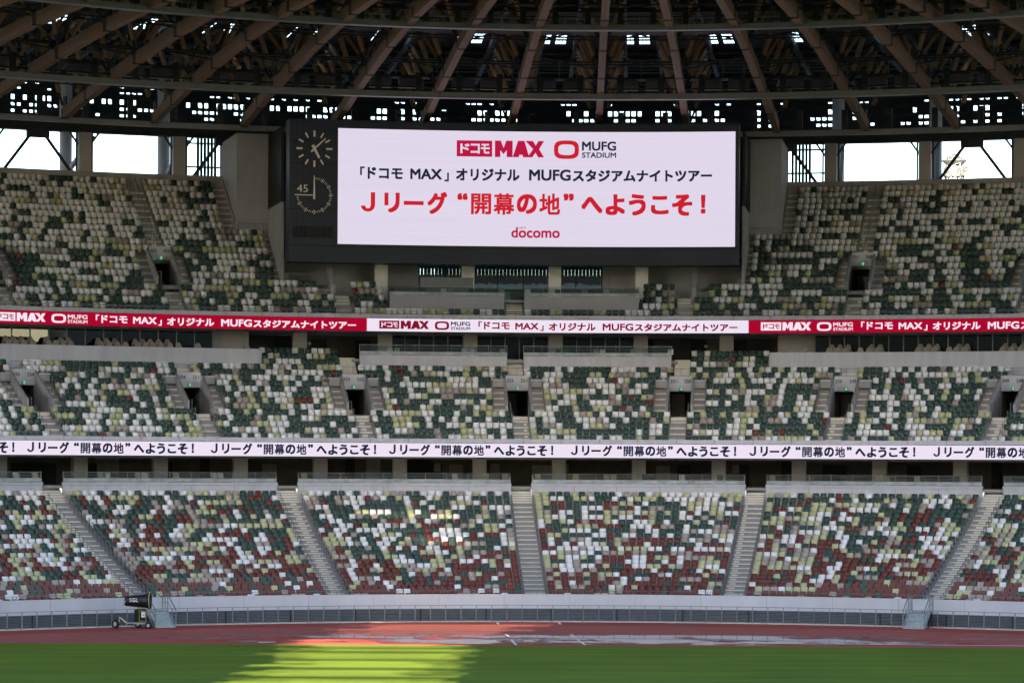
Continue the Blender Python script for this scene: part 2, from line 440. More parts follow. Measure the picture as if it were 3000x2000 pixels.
# ------------------------------------------------------------------ stands
def terrace(mb, tier, i0, i1, t0, t1, mi=0, first=None):
    prof = [(tier.r(i0) - tier.dr / 2, first if first is not None else tier.z(i0) - .5)]
    for i in range(i0, i1 + 1):
        prof += [(tier.r(i) - tier.dr / 2, tier.z(i)), (tier.r(i) + tier.dr / 2, tier.z(i))]
    mb.sweep(prof, t0, t1, None, mi, False)
def stairs(mb, tier, i0, i1, t, a, b):
    """two steps to each seat row, between a and b metres right of angle t"""
    for i in range(i0, i1 + 1):
        r = tier.r(i); z = tier.z(i); d = tier.dr / 2; rise = tier.z(i + 1) - z
        for ra, za in ((r - d, z + .008), (r, z + rise / 2)):
            mb.abox(ra, ra + d, t, a, b, za - rise / 2 - .02, za, 0)
            mb.abox(ra - .004, ra + .05, t, a + .01, b - .01, za - .035, za + .003, 1)  # edge strip, its dark tone stands in for tread-edge shading
def hand_posts(mb, tier, i0, i1, t, off, h=.85):
    for i in range(i0, i1 + 1):
        r = tier.r(i); z = tier.z(i); tt = t + off / r
        mb.bar(P(r - .2, tt, z), P(r - .2, tt, z + h), .045, .045)
        mb.bar(P(r - .2, tt, z + h), P(r + .15, tt, z + h + .1), .045, .045)

# --- lower stand
low = empty('lower_stand', P(57.7, TC, 0), 0, 'lowest seating tier of grey concrete steps behind the white wall by the track', 'grandstand')
mb = MB(); terrace(mb, T1, 0, 23, TL, TR, 0, 0); mb.build('terrace', 'concrete', low)
mb = MB(); mb.pbox(57.7, 57.95, TL, TR, .81, 1.72)
tj = at(1477, 1760, 57.7)[0]
for k in range(-12, 13): mb.abox(57.694, 57.72, tj + k * .0725, -.005, .005, .82, 1.715, 1)
mb.build('front_wall', ['white', 'seam'], low)
mb = MB()
for k in range(9): mb.sweep([(57.72, .03 + k * .089), (57.80, .085 + k * .089), (57.82, .085 + k * .089), (57.74, .03 + k * .089)], TL, TR)
mb.pbox(57.86, 57.95, TL, TR, 0, .81, None, 1)
for k in range(-12, 13): mb.abox(57.70, 57.86, tj + k * .0725 - .02, -.03, .03, 0, .80, 1)
mb.build('louvre', ['louvre', 'dark'], low)
mb = MB(); mb.pbox(57.0, 57.9, TL, TR, -.02, .03); mb.build('kerb', 'step', low)
A1 = [TC + 3 * M * k for k in range(-3, 4)]
AW = .72
for t in A1:
    mb = MB(); stairs(mb, T1, 0, 22, t, -AW, AW)
    for j in range(8):                              # flight up to the deck
        mb.abox(76.5 + j * .28, 79.2, t, -AW, AW, 7.0 + j * .17, 7.22 + j * .17)
        mb.abox(76.496 + j * .28, 76.55 + j * .28, t, -AW + .01, AW - .01, 7.19 + j * .17, 7.223 + j * .17, 1)
    s = mb.build('staircase', ['step', 'nosing_shade'], low)
    mb = MB(); hand_posts(mb, T1, 0, 22, t, -AW - .03); mb.build('handrail', 'rail', s)
    mb = MB(); hand_posts(mb, T1, 0, 22, t, AW + .03); mb.build('handrail', 'rail', s)
g1 = [-1.1] + A1 + [.9]
for a, b_ in zip(A1[:-1], A1[1:]):
    ta, tb = a + (AW + .02) / 77.6, b_ - (AW + .02) / 77.6
    mb = MB(); mb.pbox(77.5, 77.72, ta, tb, 7.0, 8.42); mb.pbox(77.44, 77.76, ta - .0005, tb + .0005, 8.424, 8.62)
    for q in range(1, 5): mb.abox(77.494, 77.51, ta + (tb - ta) * q / 5, -.010, .010, 7.1, 8.415, 1)
    mb.build('deck_wall', ['panel', 'seam'], low)
mb = MB(); mb.pbox(77.72, 86, TL, TR, 8.2, 8.40)
for t in A1: pass
mb.build('deck', 'concrete', low)
mb = MB(); mb.pbox(86, 86.2, TL, TR, 8.2, 10.5)
for k in range(-9, 10):
    for q in range(3):
        if random.random() < .6:
            a = TC + k * M + (q - 1.2) * .018; mb.pbox(85.9, 86.0, a, a + random.choice([.008, .012, .02]), 8.4, random.choice([10.3, 10.0, 9.9]), None, random.choice([1, 2, 1]))
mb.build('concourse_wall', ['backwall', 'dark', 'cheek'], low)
mb = MB()
for k in (-4.3, -1.0, 2.6, .55): mb.abox(85.8, 85.88, TC + k * M + .004, -.25, .25, 9.4, 10.0)
split(mb, 'notice_board', 'cheek', low)
for k in range(-9, 9):
    t = TC + (k + .5) * M
    MB().abox(80.2, 80.9, t, -.5, .5, 8.4, 10.5).build('column', 'column', low)
for k in range(6):
    for i in range(24):
        ta, tb = A1[k] + (AW + .12) / T1.r(i), A1[k + 1] - (AW + .12) / T1.r(i)
        seat_row(T1, i, ta, tb, .468 + .064 * i / 23)

def balustrade(r, ta, tb, z0, h, nrails, label, group, glass=True, kerb=True):
    root = empty('balustrade', P(r, (ta + tb) / 2, z0), 0, label, 'balustrade', group)
    mb = MB()
    for k in range(nrails):
        z = z0 + h - k * (h - .28) / max(1, nrails - 1) if nrails > 1 else z0 + h
        wd = .045 if k == 0 else .022
        mb.pbox(r - wd / 2, r + wd / 2, ta, tb, z - wd / 2, z + wd / 2)
    mb.build('rail', 'steel', root)
    n = max(1, round((tb - ta) * r / 1.45)); base = None
    for k in range(n + 1):
        t = ta + (tb - ta) * k / n
        q = MB().abox(r - .03, r + .03, t, -.022, .022, z0, z0 + h + .05)
        q.build('post', 'steel', root)
    if kerb: MB().pbox(r - .10, r - .04, ta, tb, z0 + .03, z0 + .27).build('kerb_panel', mat('mottled_panel', (.34, .37, .39), .3, .35, 1.3), root)
    if glass: MB().pbox(r - .09, r - .075, ta, tb, z0 + .30, z0 + h - .08).build('glass_panel', 'glass', root)
    return root
WH = ['far left', 'left', 'centre left', 'centre right', 'right', 'far right']
for k in range(6):
    ta, tb = A1[k] + (AW + .06) / 77.6, A1[k + 1] - (AW + .06) / 77.6
    balustrade(77.62, ta, tb, 8.62, .68, 5, f'grey steel railing on the lowest tier deck, {WH[k]} of its six lengths', 'railings along the lowest tier deck', glass=False)

# --- middle stand
mid = empty('middle_stand', P(75.2, TC, 10.4), 0, 'middle seating tier with six numbered entrances between the two screen ribbons', 'grandstand')
V2 = [TC + 2 * M * k for k in range(-4, 5)]
CL2, CR2 = TC - 3.07 * M, TC + 3.07 * M             # end of the taller corner blocks
HG, NG = 1.88, .60
def tier_with_notches(root, tier, V, n0, n1, last, hwp, zf, zt, ztop, rface, rnotch):
    mb = MB()
    terrace(mb, tier, 0, n0 - 1, TL, TR, 0, tier.z(0) - .9)
    terrace(mb, tier, n1 + 1, last, TL, TR)
    edges = [TL] + [x for v in V for x in (v - (hwp + .1) / 82, v + (hwp + .1) / 82)] + [TR]
    for a, b_ in zip(edges[0::2], edges[1::2]): terrace(mb, tier, n0, n1, a, b_)
    mb.build('terrace', 'concrete', root)
def portal(root, v, tier, rface, rfront, zf, zo, zt, hw, nums, exitx):
    """entrance: cheek walls, lintel panel with the block numbers, green exit sign, passage behind"""
    mb = MB()
    for s in (-1, 1):
        a, b_ = sorted((s * hw, s * (hw + .17)))
        zlo = tier.z(int((rfront - tier.r0) / tier.dr)) - .2
        q = []
        for rr, zz in ((rfront, zt - (rface - rfront) * (tier.z(1) - tier.z(0)) / tier.dr + .15), (rface + .2, zt + .25)):
            pass
        z_f = tier.z(0) + (rfront - tier.r0) / tier.dr * (tier.z(1) - tier.z(0)) + 1.0
        z_b = tier.z(0) + (rface - tier.r0) / tier.dr * (tier.z(1) - tier.z(0)) + 1.0
        p = [P(rfront, v + a / rfront, zlo), P(rfront, v + b_ / rfront, zlo), P(rface + .2, v + b_ / rface, zlo), P(rface + .2, v + a / rface, zlo),
             P(rfront, v + a / rfront, z_f), P(rfront, v + b_ / rfront, z_f), P(rface + .2, v + b_ / rface, z_b), P(rface + .2, v + a / rface, z_b)]
        mb.hexa(p)
    mb.abox(rfront, rface + 6, v, -hw - .17, hw + .17, zf - .3, zf, 0)
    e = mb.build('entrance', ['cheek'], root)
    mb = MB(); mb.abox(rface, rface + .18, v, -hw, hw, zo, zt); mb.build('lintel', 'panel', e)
    mb = MB()
    for s in (-1, 1): mb.abox(rface + .2, rface + 4, v, s * (hw + .1) - .08, s * (hw + .1) + .08, zf, zo + .05, 0)
    mb.abox(rface + .19, rface + 4.1, v, -hw - .2, hw + .2, zo, zo + .15, 0)
    mb.abox(rface + 4, rface + 4.1, v, -hw - .3, hw + .3, zf, zo + .1, 1)
    mb.abox(rface + 3.8, rface + 3.95, v, -hw, -.1 if exitx < 0 else hw * .2, zf, zo - .1, 2)
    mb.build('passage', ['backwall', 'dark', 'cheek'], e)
    mb = MB(); hh = (zt - zo)
    for tx, x0 in zip(nums, (-.76, .26)):
        text_on_cyl(mb, tx, None, rface - .012, 0, .02, (v + x0 / rface, v + (x0 + .50) / rface, zt - hh * .45, zt - hh * .22))
    n = mb.build('block_number', 'number', e); n['label'] = f'block numbers {nums[0]} and {nums[1]} above the entrance'
    mb = MB(); x0 = exitx
    mb.abox(rface - .10, rface - .02, v, x0 - .11, x0 + .11, zo + .06, zo + .28, 0)
    mb.abox(rface - .105, rface - .101, v, x0 - .01, x0 + .09, zo + .08, zo + .26, 1)
    mb.abox(rface - .109, rface - .106, v, x0 - .0, x0 + .03, zo + .18, zo + .24, 0)
    mb.abox(rface - .109, rface - .106, v, x0 + .02, x0 + .06, zo + .10, zo + .17, 0)
    mb.build('exit_sign', ['exitg', 'exitw'], e)
    mb = MB()
    for s in (-1, 1):
        mb.bar(P(rfront - .1, v + s * (hw - .15) / rfront, zf), P(rfront - .1, v + s * (hw - .15) / rfront, zf + 1.0), .05, .05)
        mb.bar(P(rfront - .1, v + s * (hw - .15) / rfront, zf + 1.0), P(rfront + 1.6, v + s * (hw - .12) / rfront, zf + 1.05), .05, .05)
        mb.bar(P(rfront, v + s * (hw + .09) / rfront, z_f + .1), P(rface + .2, v + s * (hw + .09) / rface, z_b + .1), .04, .04)
    mb.bar(P(rface + .3, v - hw / rface, zt + .55), P(rface + .3, v + hw / rface, zt + .55), .035, .035)
    mb.bar(P(rface + .3, v, zt), P(rface + .3, v, zt + .55), .03, .03)
    mb.build('handrail', 'rail', e)
tier_with_notches(mid, T2, V2, 5, 10, 12, .85, 13.4, 15.37, 16.5, 84.2, 80.2)
mb = MB()
for s in (-1, 1):
    a, b_ = sorted((TC + s * 2 * M, TC + s * 3.07 * M)); terrace(mb, T2, 13, 15, a - .003, b_)
split(mb, 'corner_terrace', 'concrete', mid)
N2 = {k: (str(252 - k), str(251 - k)) for k in range(-4, 5)}
for k, v in zip(range(-4, 5), V2):
    portal(mid, v, T2, 84.2, 80.3, 13.4, 15.37, 16.48, .82, N2[k], 0.0)
    mb = MB(); stairs(mb, T2, 0, 4, v, -.57, .57)
    mb.abox(T2.r(4) + .41, 80.4, v, -.57, .57, 12.9, 13.405)
    stairs(mb, T2, 5, 10, v, -1.83, -1.0); stairs(mb, T2, 5, 10, v, 1.0, 1.83)
    stairs(mb, T2, 11, 12 if abs(k) != 2 else 14, v, -.57, .57)
    if abs(k) <= 2:
        for j in range(6): mb.abox(86.5 + j * .25, 88.5, v, -.57, .57, 16.5 + j * .2, 16.8 + j * .2)
    s = mb.build('staircase', ['step', 'nosing_shade'], mid)
    mb = MB(); hand_posts(mb, T2, 0, 4, v, -.6); hand_posts(mb, T2, 0, 4, v, .6); hand_posts(mb, T2, 5, 9, v, -1.86); hand_posts(mb, T2, 5, 9, v, 1.86)
    mb.build('handrail', 'rail', s)
    mb = MB()                                       # white shelf caps on the blank walls beside the portal
    for sg in (-1, 1): mb.abox(83.9, 84.9, v, *sorted((sg * 1.02, sg * 1.8)), 15.6, 16.1); 
    split(mb, 'side_block', 'cheek', mid)
    mb = MB()
    for sg in (-1, 1): mb.abox(83.8, 84.6, v, *sorted((sg * 1.05, sg * 1.85)), 16.12, 16.2)
    split(mb, 'shelf', 'white', mid)
for k in range(8):
    a, b_ = V2[k], V2[k + 1]
    for i in range(13):
        g = HG if 5 <= i <= 10 else NG
        seat_row(T2, i, a + g / T2.r(i), b_ - g / T2.r(i), .466)
for i in range(13, 16):
    seat_row(T2, i, CL2 + .3 / 88, TC - 2 * M - NG / 88, .466); seat_row(T2, i, TC + 2 * M + NG / 88, CR2 - .3 / 88, .466)
mb = MB(); mb.pbox(75.25, 75.9, TL, TR, 10.44, 11.74); mb.pbox(75.9, 89, TL, TR, 10.44, 10.6)
for k in range(-30, 31): mb.abox(75.244, 75.26, TC + k * .0357, -.012, .012, 11.46, 11.735, 1)
mb.build('front_parapet', ['panel', 'seam'], mid)
mb = MB(); mb.pbox(75.6, 75.63, TL, TR, 12.0, 12.03)
for k in range(-40, 41):
    mb.abox(75.6, 75.63, TC + k * .0205, -.015, .015, 11.74, 12.0)
mb.build('front_rail', 'rail', mid)
# deck behind the top row
def part_wall(name, m, root, *a): return MB().pbox(*a).build(name, m, root)
ga = .62 / 86.8
for a, b_ in ((V2[2] + ga, V2[4] - ga), (V2[4] + ga, V2[6] - ga)):
    pass
segs = [(TC - 2 * M + ga * 1.3, TC - ga), (TC + ga, TC + 2 * M - ga * 1.3)]
for ta, tb in segs: part_wall('deck_wall', 'panel', mid, 86.7, 86.95, ta, tb, 16.2, 18.0)
balustrade(86.85, segs[0][0], segs[0][1], 18.0, .75, 3, 'glass and steel railing of the middle tier deck, left of its centre stairs', 'railings along the middle tier deck')
balustrade(86.85, segs[1][0], segs[1][1], 18.0, .75, 3, 'glass and steel railing of the middle tier deck, right of its centre stairs', 'railings along the middle tier deck')
part_wall('deck_wall', 'panel', mid, 86.7, 86.95, TL, CL2, 16.2, 18.32); part_wall('deck_wall', 'panel', mid, 86.7, 86.95, CR2, TR, 16.2, 18.32)
for s in (-1, 1):
    t = TC + s * 3.07 * M; MB().pbox(86.96, 89.4, min(t, t - s * .0025), max(t, t - s * .0025), 16.0, 18.32).build('deck_wall', 'panel', mid)
mb = MB(); mb.pbox(86.95, 96, TC - 2 * M + .004, TC + 2 * M - .004, 17.5, 17.7); mb.pbox(86.95, 96, TL, CL2, 17.6, 17.8); mb.pbox(86.95, 96, CR2, TR, 17.6, 17.8)
mb.pbox(88.9, 96, CL2, TC - 2 * M + .0038, 17.4, 17.69); mb.pbox(88.9, 96, TC + 2 * M - .0038, CR2, 17.4, 17.69)
mb.build('deck', 'concrete', mid)
mb = MB(); mb.pbox(94, 94.2, TL, TR, 17.5, 19.7)
for k in (-2.6, -2.2, -1.7, 1.55, 2.15, 2.6): mb.abox(93.8, 93.98, TC + k * M, -.6, .6, 17.7, random.choice([19.6, 19.4]), 1)
mb.pbox(89.0, 89.15, TL, TR, 10.65, 17.38, None, 1)
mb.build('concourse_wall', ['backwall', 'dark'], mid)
for k in range(-4, 4):
    t = TC + (k + .5) * M
    if abs(k + .5) < 3: MB().abox(90.2, 90.9, t, -.52, .52, 17.7, 19.75).build('column', 'column', mid)
for s in (-1, 1):
    a, b_ = sorted((TC + s * 3.1 * M, TC + s * 3.52 * M)); MB().pbox(90.2, 90.6, a, b_, 17.8, 19.75).build('end_wall', 'column', mid)
MB().abox(92, 92.03, TC - 2.35 * M, -.12, .12, 18.9, 19.1).build('notice', 'white_box', mid)
MB().abox(92, 92.03, TC + 2.25 * M, -.12, .12, 18.9, 19.1).build('notice', 'white_box', mid)
def window_wall(r, ta, tb, z0, z1, pane, label, group, mats=('dglass', 'steel')):
    root = empty('window_wall', P(r, (ta + tb) / 2, z0), 0, label, 'window', group)
    n = max(1, round((tb - ta) * r / pane)); d = (tb - ta) / n
    for k in range(n): MB().pbox(r, r + .02, ta + d * k + .0004, ta + d * (k + 1) - .0004, z0 + .05, z1 - .05, 1).build('pane', mats[0], root)
    mb = MB()
    for k in range(n + 1): mb.abox(r - .05, r + .07, ta + d * k, -.04, .04, z0, z1)
    mb.pbox(r - .045, r + .065, ta, tb, z1 - .055, z1 - .005); mb.pbox(r - .045, r + .065, ta, tb, z0 + .005, z0 + .055)
    mb.build('frame', mats[1], root); return root
window_wall(89.6, TC - 8 * M, TC - 3.54 * M, 17.82, 19.72, 1.35, 'long dark lounge window under the ribbon screen at the left end', 'lounge windows')
window_wall(89.6, TC + 3.54 * M, TC + 8 * M, 17.82, 19.72, 1.1, 'long dark lounge window under the ribbon screen at the right end', 'lounge windows')
for k in range(3):
    ta, tb = TC + (k - 1.5) * M + .006, TC + (k - .5) * M - .006
    window_wall(91.6, ta, tb, 17.72, 19.72, 1.0, f'dark concourse window behind the middle deck, {["left of", "beside", "right of"][k]} the centre stairs', 'middle concourse windows')

# --- upper stand
up = empty('upper_stand', P(86.6, TC, 19.7), 0, 'steep top seating tier of pale and dark seats on both sides of the scoreboard', 'grandstand')
V3 = [TC + M * k for k in (-8, -6, -4, 4, 6, 8)]
# inner seat limit beside the scoreboard, offset from the centre line, for each row
def inner(i): return .1517 if i <= 2 else (.1635 if i <= 4 else (.1965 if i <= 12 else .227))
mb = MB()
for s in (-1, 1):
    for i in range(21):
        o0 = inner(i) - (.016 if i <= 4 else .011)
        e = [o0] + [x for k in (4, 6, 8) for x in ((k * M - .95 / T3.r(i), k * M + .95 / T3.r(i)) if 4 <= i <= 8 else ())] + [1.06]
        for a, b_ in zip(e[0::2], e[1::2]):
            ta, tb = sorted((TC + s * a, TC + s * b_)); r, z = T3.r(i), T3.z(i)
            mb.sweep([(r - .41, z - .56), (r - .41, z), (r + .41, z)], ta, tb, None, 0, False)
r, z = T3.r(0), T3.z(0)
mb.sweep([(r - .41, z - .9), (r - .41, z), (r + .9, z)], TC - .15, TC + .15, None, 0, False)
mb.build('terrace', 'concrete', up)
mb = MB(); mb.pbox(86.25, 87.45, TL, TR, 19.72, 21.0); mb.pbox(87.45, 99, TL, TR, 19.72, 19.9)
for k in range(-30, 31): mb.abox(86.244, 86.26, TC + k * .0312, -.012, .012, 20.72, 20.995, 1)
mb.build('front_parapet', ['panel', 'seam'], up)
mb = MB(); mb.pbox(86.9, 86.93, TL, TR, 21.28, 21.31)
for k in range(-40, 41): mb.abox(86.9, 86.93, TC + k * .019, -.015, .015, 21.0, 21.28)
mb.build('front_rail', 'rail', up)
mb = MB(); mb.pbox(104.75, 105.1, TL, TC - .218, 30.5, 32.75); mb.pbox(104.75, 105.1, TC + .218, TR, 30.5, 32.75); split(mb, 'back_parapet', 'cheek', up)
for a, b_ in ((TL, TC - .19), (TC + .19, TR)): MB().pbox(99.7, 99.85, a, b_, 19.95, 26.3).build('rear_wall', 'dark', up)
for k, v in zip((-8, -6, -4, 4, 6, 8), V3):
    nm = (str(351 - k // 2 + 0), str(350 - k // 2 + 0)) if k > 0 else (str(353 - k // 2), str(352 - k // 2))
    if k == 4: nm = ('351', '350')
    if k == 6: nm = ('350', '349')
    if k == -4: nm = ('355', '354')
    if k == -6: nm = ('356', '355')
    portal(up, v, T3, 94.6, 91.1, 23.1, 25.2, 26.25, .80, nm, .05)
    mb = MB(); stairs(mb, T3, 0, 3, v, -.6, .6); stairs(mb, T3, 4, 8, v, -1.75, -.98); stairs(mb, T3, 4, 8, v, .98, 1.75); stairs(mb, T3, 9, 19, v, -.55, .55)
    s = mb.build('staircase', ['step', 'nosing_shade'], up)
    mb = MB()
    for i in range(9, 19, 3):
        mb.bar(P(T3.r(i), v, T3.z(i)), P(T3.r(i), v, T3.z(i) + .9), .045, .045); mb.bar(P(T3.r(i), v, T3.z(i) + .9), P(T3.r(i + 2), v, T3.z(i + 2) + .9), .045, .045)
        mb.bar(P(T3.r(i + 2), v, T3.z(i + 2)), P(T3.r(i + 2), v, T3.z(i + 2) + .9), .045, .045)
    hand_posts(mb, T3, 0, 3, v, -.63); hand_posts(mb, T3, 0, 3, v, .63)
    mb.build('handrail', 'rail', s)
for s in (-1, 1):
    for i in range(21):
        vs = [4 * M, 6 * M, 8 * M]; g = 1.85 if 4 <= i <= 8 else .62
        lo = inner(i)
        for v in vs:
            ta, tb = sorted((TC + s * lo, TC + s * (v - g / T3.r(i)))); seat_row(T3, i, ta, tb, .466); lo = v + g / T3.r(i)
    mb = MB()
    stairs(mb, T3, 13, 20, TC + s * .2215, -.5, .5); stairs(mb, T3, 5, 12, TC + s * .1925, -.40, .40); stairs(mb, T3, 3, 4, TC + s * .158, -.45, .45); stairs(mb, T3, 0, 3, TC + s * .1445, -.6, .6)
    st = mb.build('staircase', ['step', 'nosing_shade'], up)
    mb = MB()
    for t, i0, i1 in ((TC + s * .2185, 13, 20), (TC + s * .189, 5, 12)):
        mb.bar(P(T3.r(i0) - .4, t, T3.z(i0) + .95), P(T3.r(i1), t, T3.z(i1) + .95), .06, .06)
        for i in range(i0, i1 + 1): mb.bar(P(T3.r(i), t, T3.z(i)), P(T3.r(i), t, T3.z(i) + .95), .035, .035)
    for a, b_, rr, zz in ((.1895, .216, 98.1, T3.z(12) + .5), (.155, .187, 91.6, T3.z(4) + .55)):
        mb.pbox(rr - .02, rr + .02, *sorted((TC + s * a, TC + s * b_)), zz + .80, zz + .84)
        for q in range(5): mb.bar(P(rr, TC + s * (a + (b_ - a) * q / 4), zz), P(rr, TC + s * (a + (b_ - a) * q / 4), zz + .84), .035, .035)
    mb.build('handrail', 'rail', st)
    # slanting parapet beside the lower side block
    t = TC + s * .1495
    a, b_ = sorted((t, t + s * .0035))
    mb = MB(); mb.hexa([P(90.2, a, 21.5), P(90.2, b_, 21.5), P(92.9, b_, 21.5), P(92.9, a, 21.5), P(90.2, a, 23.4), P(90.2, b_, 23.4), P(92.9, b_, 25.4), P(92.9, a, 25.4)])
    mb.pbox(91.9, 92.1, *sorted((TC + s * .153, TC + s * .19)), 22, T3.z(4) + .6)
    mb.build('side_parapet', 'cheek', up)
    # small side blocks
    for i in range(0, 5):
        r, z = T3.r(i), T3.z(i) * 1 - i * .08
        MB().pbox(r - .41, r + .41, *sorted((TC + s * .1365, TC + s * .106)), z - .6, z + .002).build('side_terrace', 'concrete', up)
    for i in range(1, 5): seat_row(T3, i, *sorted((TC + s * .1355, TC + s * .1085)), .466)
    seat_row(T3, 0, *sorted((TC + s * .1365, TC + s * .0085)), .466)
mb = MB()
for j in range(8):
    mb.abox(87.9 + j * .26, 90.2, TC, -.62, .62, 20.6 + j * .2, 20.85 + j * .2)
    mb.abox(87.89 + j * .26, 87.95 + j * .26, TC, -.61, .61, 20.79 + j * .2, 20.853 + j * .2, 1)
mb.build('staircase', ['step', 'nosing_shade'], up)
for s in (-1, 1):
    ta, tb = sorted((TC + s * .0085, TC + s * .1055))
    MB().pbox(88.75, 88.95, ta, tb, 20.7, 22.55).build('deck_wall', 'grey', up)
    balustrade(88.85, ta, tb, 22.55, .72, 2, f'glass railing under the scoreboard, {"left" if s < 0 else "right"} of the centre stairs', 'railings under the scoreboard')
mb = MB(); mb.pbox(88.95, 92.5, TC - .105, TC + .105, 22.1, 22.3); mb.pbox(92.5, 120, TC - .17, TC + .17, 22.1, 22.3); mb.build('deck', 'concrete', up)
# back wall below the scoreboard: blank panels left and right, glass in the middle
for s in (-1, 1):
    MB().pbox(95, 95.2, *sorted((TC + s * .075, TC + s * .1075)), 22.3, 25.6).build('concourse_wall', 'grey', up)
    MB().pbox(95, 95.2, *sorted((TC + s * .1078, TC + s * .187)), 21.6, 25.6).build('concourse_wall', 'grey', up)
    MB().abox(94.9, 94.99, TC + s * .092, -.95, .95, 22.3, 24.6).build('door', 'navy' if s > 2 else 'pier', up)
MB().abox(91.2, 91.3, TC - .055, -2.0, 2.0, 22.3, 24.1).build('screen_board', 'louvre', up)
for k, q in enumerate((-1.5, -.5, .5, 1.5)):
    MB().abox(93.2, 93.9, TC + q * M, -.48, .48, 22.3, 25.2).build('column', mat('column_white', (.80, .79, .77), .7, .05), up)
window_wall(95.0, TC - .0745, TC + .0745, 22.3, 25.6, 1.9, 'dark glazing below the scoreboard with green shrubs seen through it', None, ('glass', 'darksteel'))
mb = MB(); mb.pbox(90.5, 104, TC - .187, TC + .187, 25.65, 25.9); mb.build('ceiling', 'dark', up)

# ------------------------------------------------------------------ LED ribbons and the scoreboard
R1, R2, RS = 75.15, 86.15, 89.55
# welcome phrase, each character: x0, x1, y0, y1 in a 1010 x 66 box
WEL = [('J', 0, 42, 1, 58), ('リ', 69, 114, 2, 60), ('ー', 126, 184, 26, 38), ('グ', 195, 253, -1, 64), ('“', 283, 313, 2, 22), ('開', 323, 382, 3, 64), ('幕', 389, 450, 2, 65),
       ('の', 457, 516, 4, 62), ('地', 523, 584, 2, 64), ('”', 594, 624, 2, 23), ('へ', 646, 708, 11, 59), ('よ', 717, 774, 3, 64), ('う', 785, 835, 2, 65), ('こ', 850, 902, 7, 61),
       ('そ', 912, 971, 2, 65), ('！', 996, 1010, 3, 58)]
# tour line, each run: x0, x1, y0, y1 in a 1031 x 46 box
TOUR = [('「', 0, 14, 0, 25), ('ドコモ', 22, 125, 2, 37), ('MAX', 147, 240, 6, 37), ('」', 247, 260, 17, 43), ('オリジナル', 281, 467, 5, 41), ('MUFG', 495, 617, 7, 40), ('スタジアムナイトツアー', 623, 1031, 7, 42)]
def phrase(mb, runs, W_, H_, box, r, mi, off):
    t0, t1, z0, z1 = box
    for s, a, b, c, d in runs:
        text_on_cyl(mb, s, None, r, mi, off - (.010 if s in ('MAX', 'MUFG') else .014 if s in '開幕地' else 0), (t0 + (t1 - t0) * a / W_, t0 + (t1 - t0) * b / W_, z1 - (z1 - z0) * d / H_, z1 - (z1 - z0) * c / H_))
def sub(box, a, b, c, d):
    t0, t1, z0, z1 = box; return (t0 + (t1 - t0) * a, t0 + (t1 - t0) * b, z1 - (z1 - z0) * d, z1 - (z1 - z0) * c)
def logo_box(mb, box, r, back, fore):
    rect(mb, box, r, back)
    t0, t1, z0, z1 = box; w_, h_ = t1 - t0, z1 - z0
    for s, a, b in (('ド', .10, .36), ('コ', .39, .65), ('モ', .68, .93)):
        text_on_cyl(mb, s, None, r - .012, fore, .03, (t0 + a * w_, t0 + b * w_, z0 + .19 * h_, z0 + .80 * h_))
def logo_max(mb, box, r, mi):
    for p in heavy_max(): shape_on_cyl(mb, p, [tuple(range(len(p)))], box, r, mi)
def logo_ring(mb, box, r, mi):
    v, f = ring_shape(hole=(.66, .58)); shape_on_cyl(mb, v, f, box, r, mi)
z1a, z1b = 10.46, 11.42
rb = empty('ribbon_screen', P(R1, TC, z1a), 0, 'lower ribbon screen, white with black Japanese welcome text repeated along it', 'led screen')
MB().pbox(R1, R1 + .09, TL, TR, z1a - .03, z1b + .03).build('housing', 'darksteel', rb)
mb = MB(); rect(mb, (TL, TR, z1a, z1b), R1 - .006, 0); dsp = mb.build('display', 'ledwhite', rb)
mb = MB(); hz = z1b - z1a
for x0, x1 in ((-970, -482), (-447, 42), (79, 568), (617, 1102), (1139, 1621), (1672, 2157), (2195, 2682), (2734, 3218)):
    ta, tb = at(x0, 1316, R1)[0], at(x1, 1320, R1)[0]
    phrase(mb, WEL, 1010, 66, (ta, tb, z1b - hz * .90, z1b - hz * .10), R1 - .02, 0, .040)
mb.build('lettering', 't_navy', dsp)
z2a, z2b = 19.73, 20.67; hz = z2b - z2a
rb = empty('ribbon_screen', P(R2, TC, z2a), 0, 'upper ribbon screen below the scoreboard, red with one white section of red letters', 'led screen')
MB().pbox(R2, R2 + .09, TL, TR, z2a - .03, z2b + .03).build('housing', 'darksteel', rb)
ts, te = at(1075, 950, R2)[0], at(2193, 950, R2)[0]; sg = te - ts
mb = MB()
rect(mb, (TL, ts, z2a, z2b), R2 - .006, 0); rect(mb, (ts, te, z2a, z2b), R2 - .006, 1); rect(mb, (te, TR, z2a, z2b), R2 - .006, 0)
dsp = mb.build('display', ['ledred', 'ledwhite'], rb)
mb = MB()
for k in (-2, -1, 0, 1, 2):
    bx = (ts + sg * k, ts + sg * (k + 1), z2a, z2b); cw = k == 0
    L = 1118.; rr = R2 - .02
    fg = 1 if cw else 2
    logo_box(mb, sub(bx, 36 / L, 95 / L, .16, .80), rr, fg, 3 if cw else 0)
    logo_max(mb, sub(bx, 99 / L, 182 / L, .16, .80), rr, fg)
    logo_ring(mb, sub(bx, 199 / L, 241 / L, .17, .85), rr, fg)
    text_on_cyl(mb, 'MUFG', None, rr, 4 if cw else 2, .026, sub(bx, 246 / L, 303 / L, .19, .52))
    text_on_cyl(mb, 'STADIUM', None, rr, 4 if cw else 2, .022, sub(bx, 246 / L, 303 / L, .60, .84))
    phrase(mb, TOUR, 1031, 46, sub(bx, 327 / L, 1086 / L, .14, .92), rr, fg, .038)
mb.build('lettering', ['ledred', 't_deep', 't_white', 'ledwhite', 't_navy'], dsp)

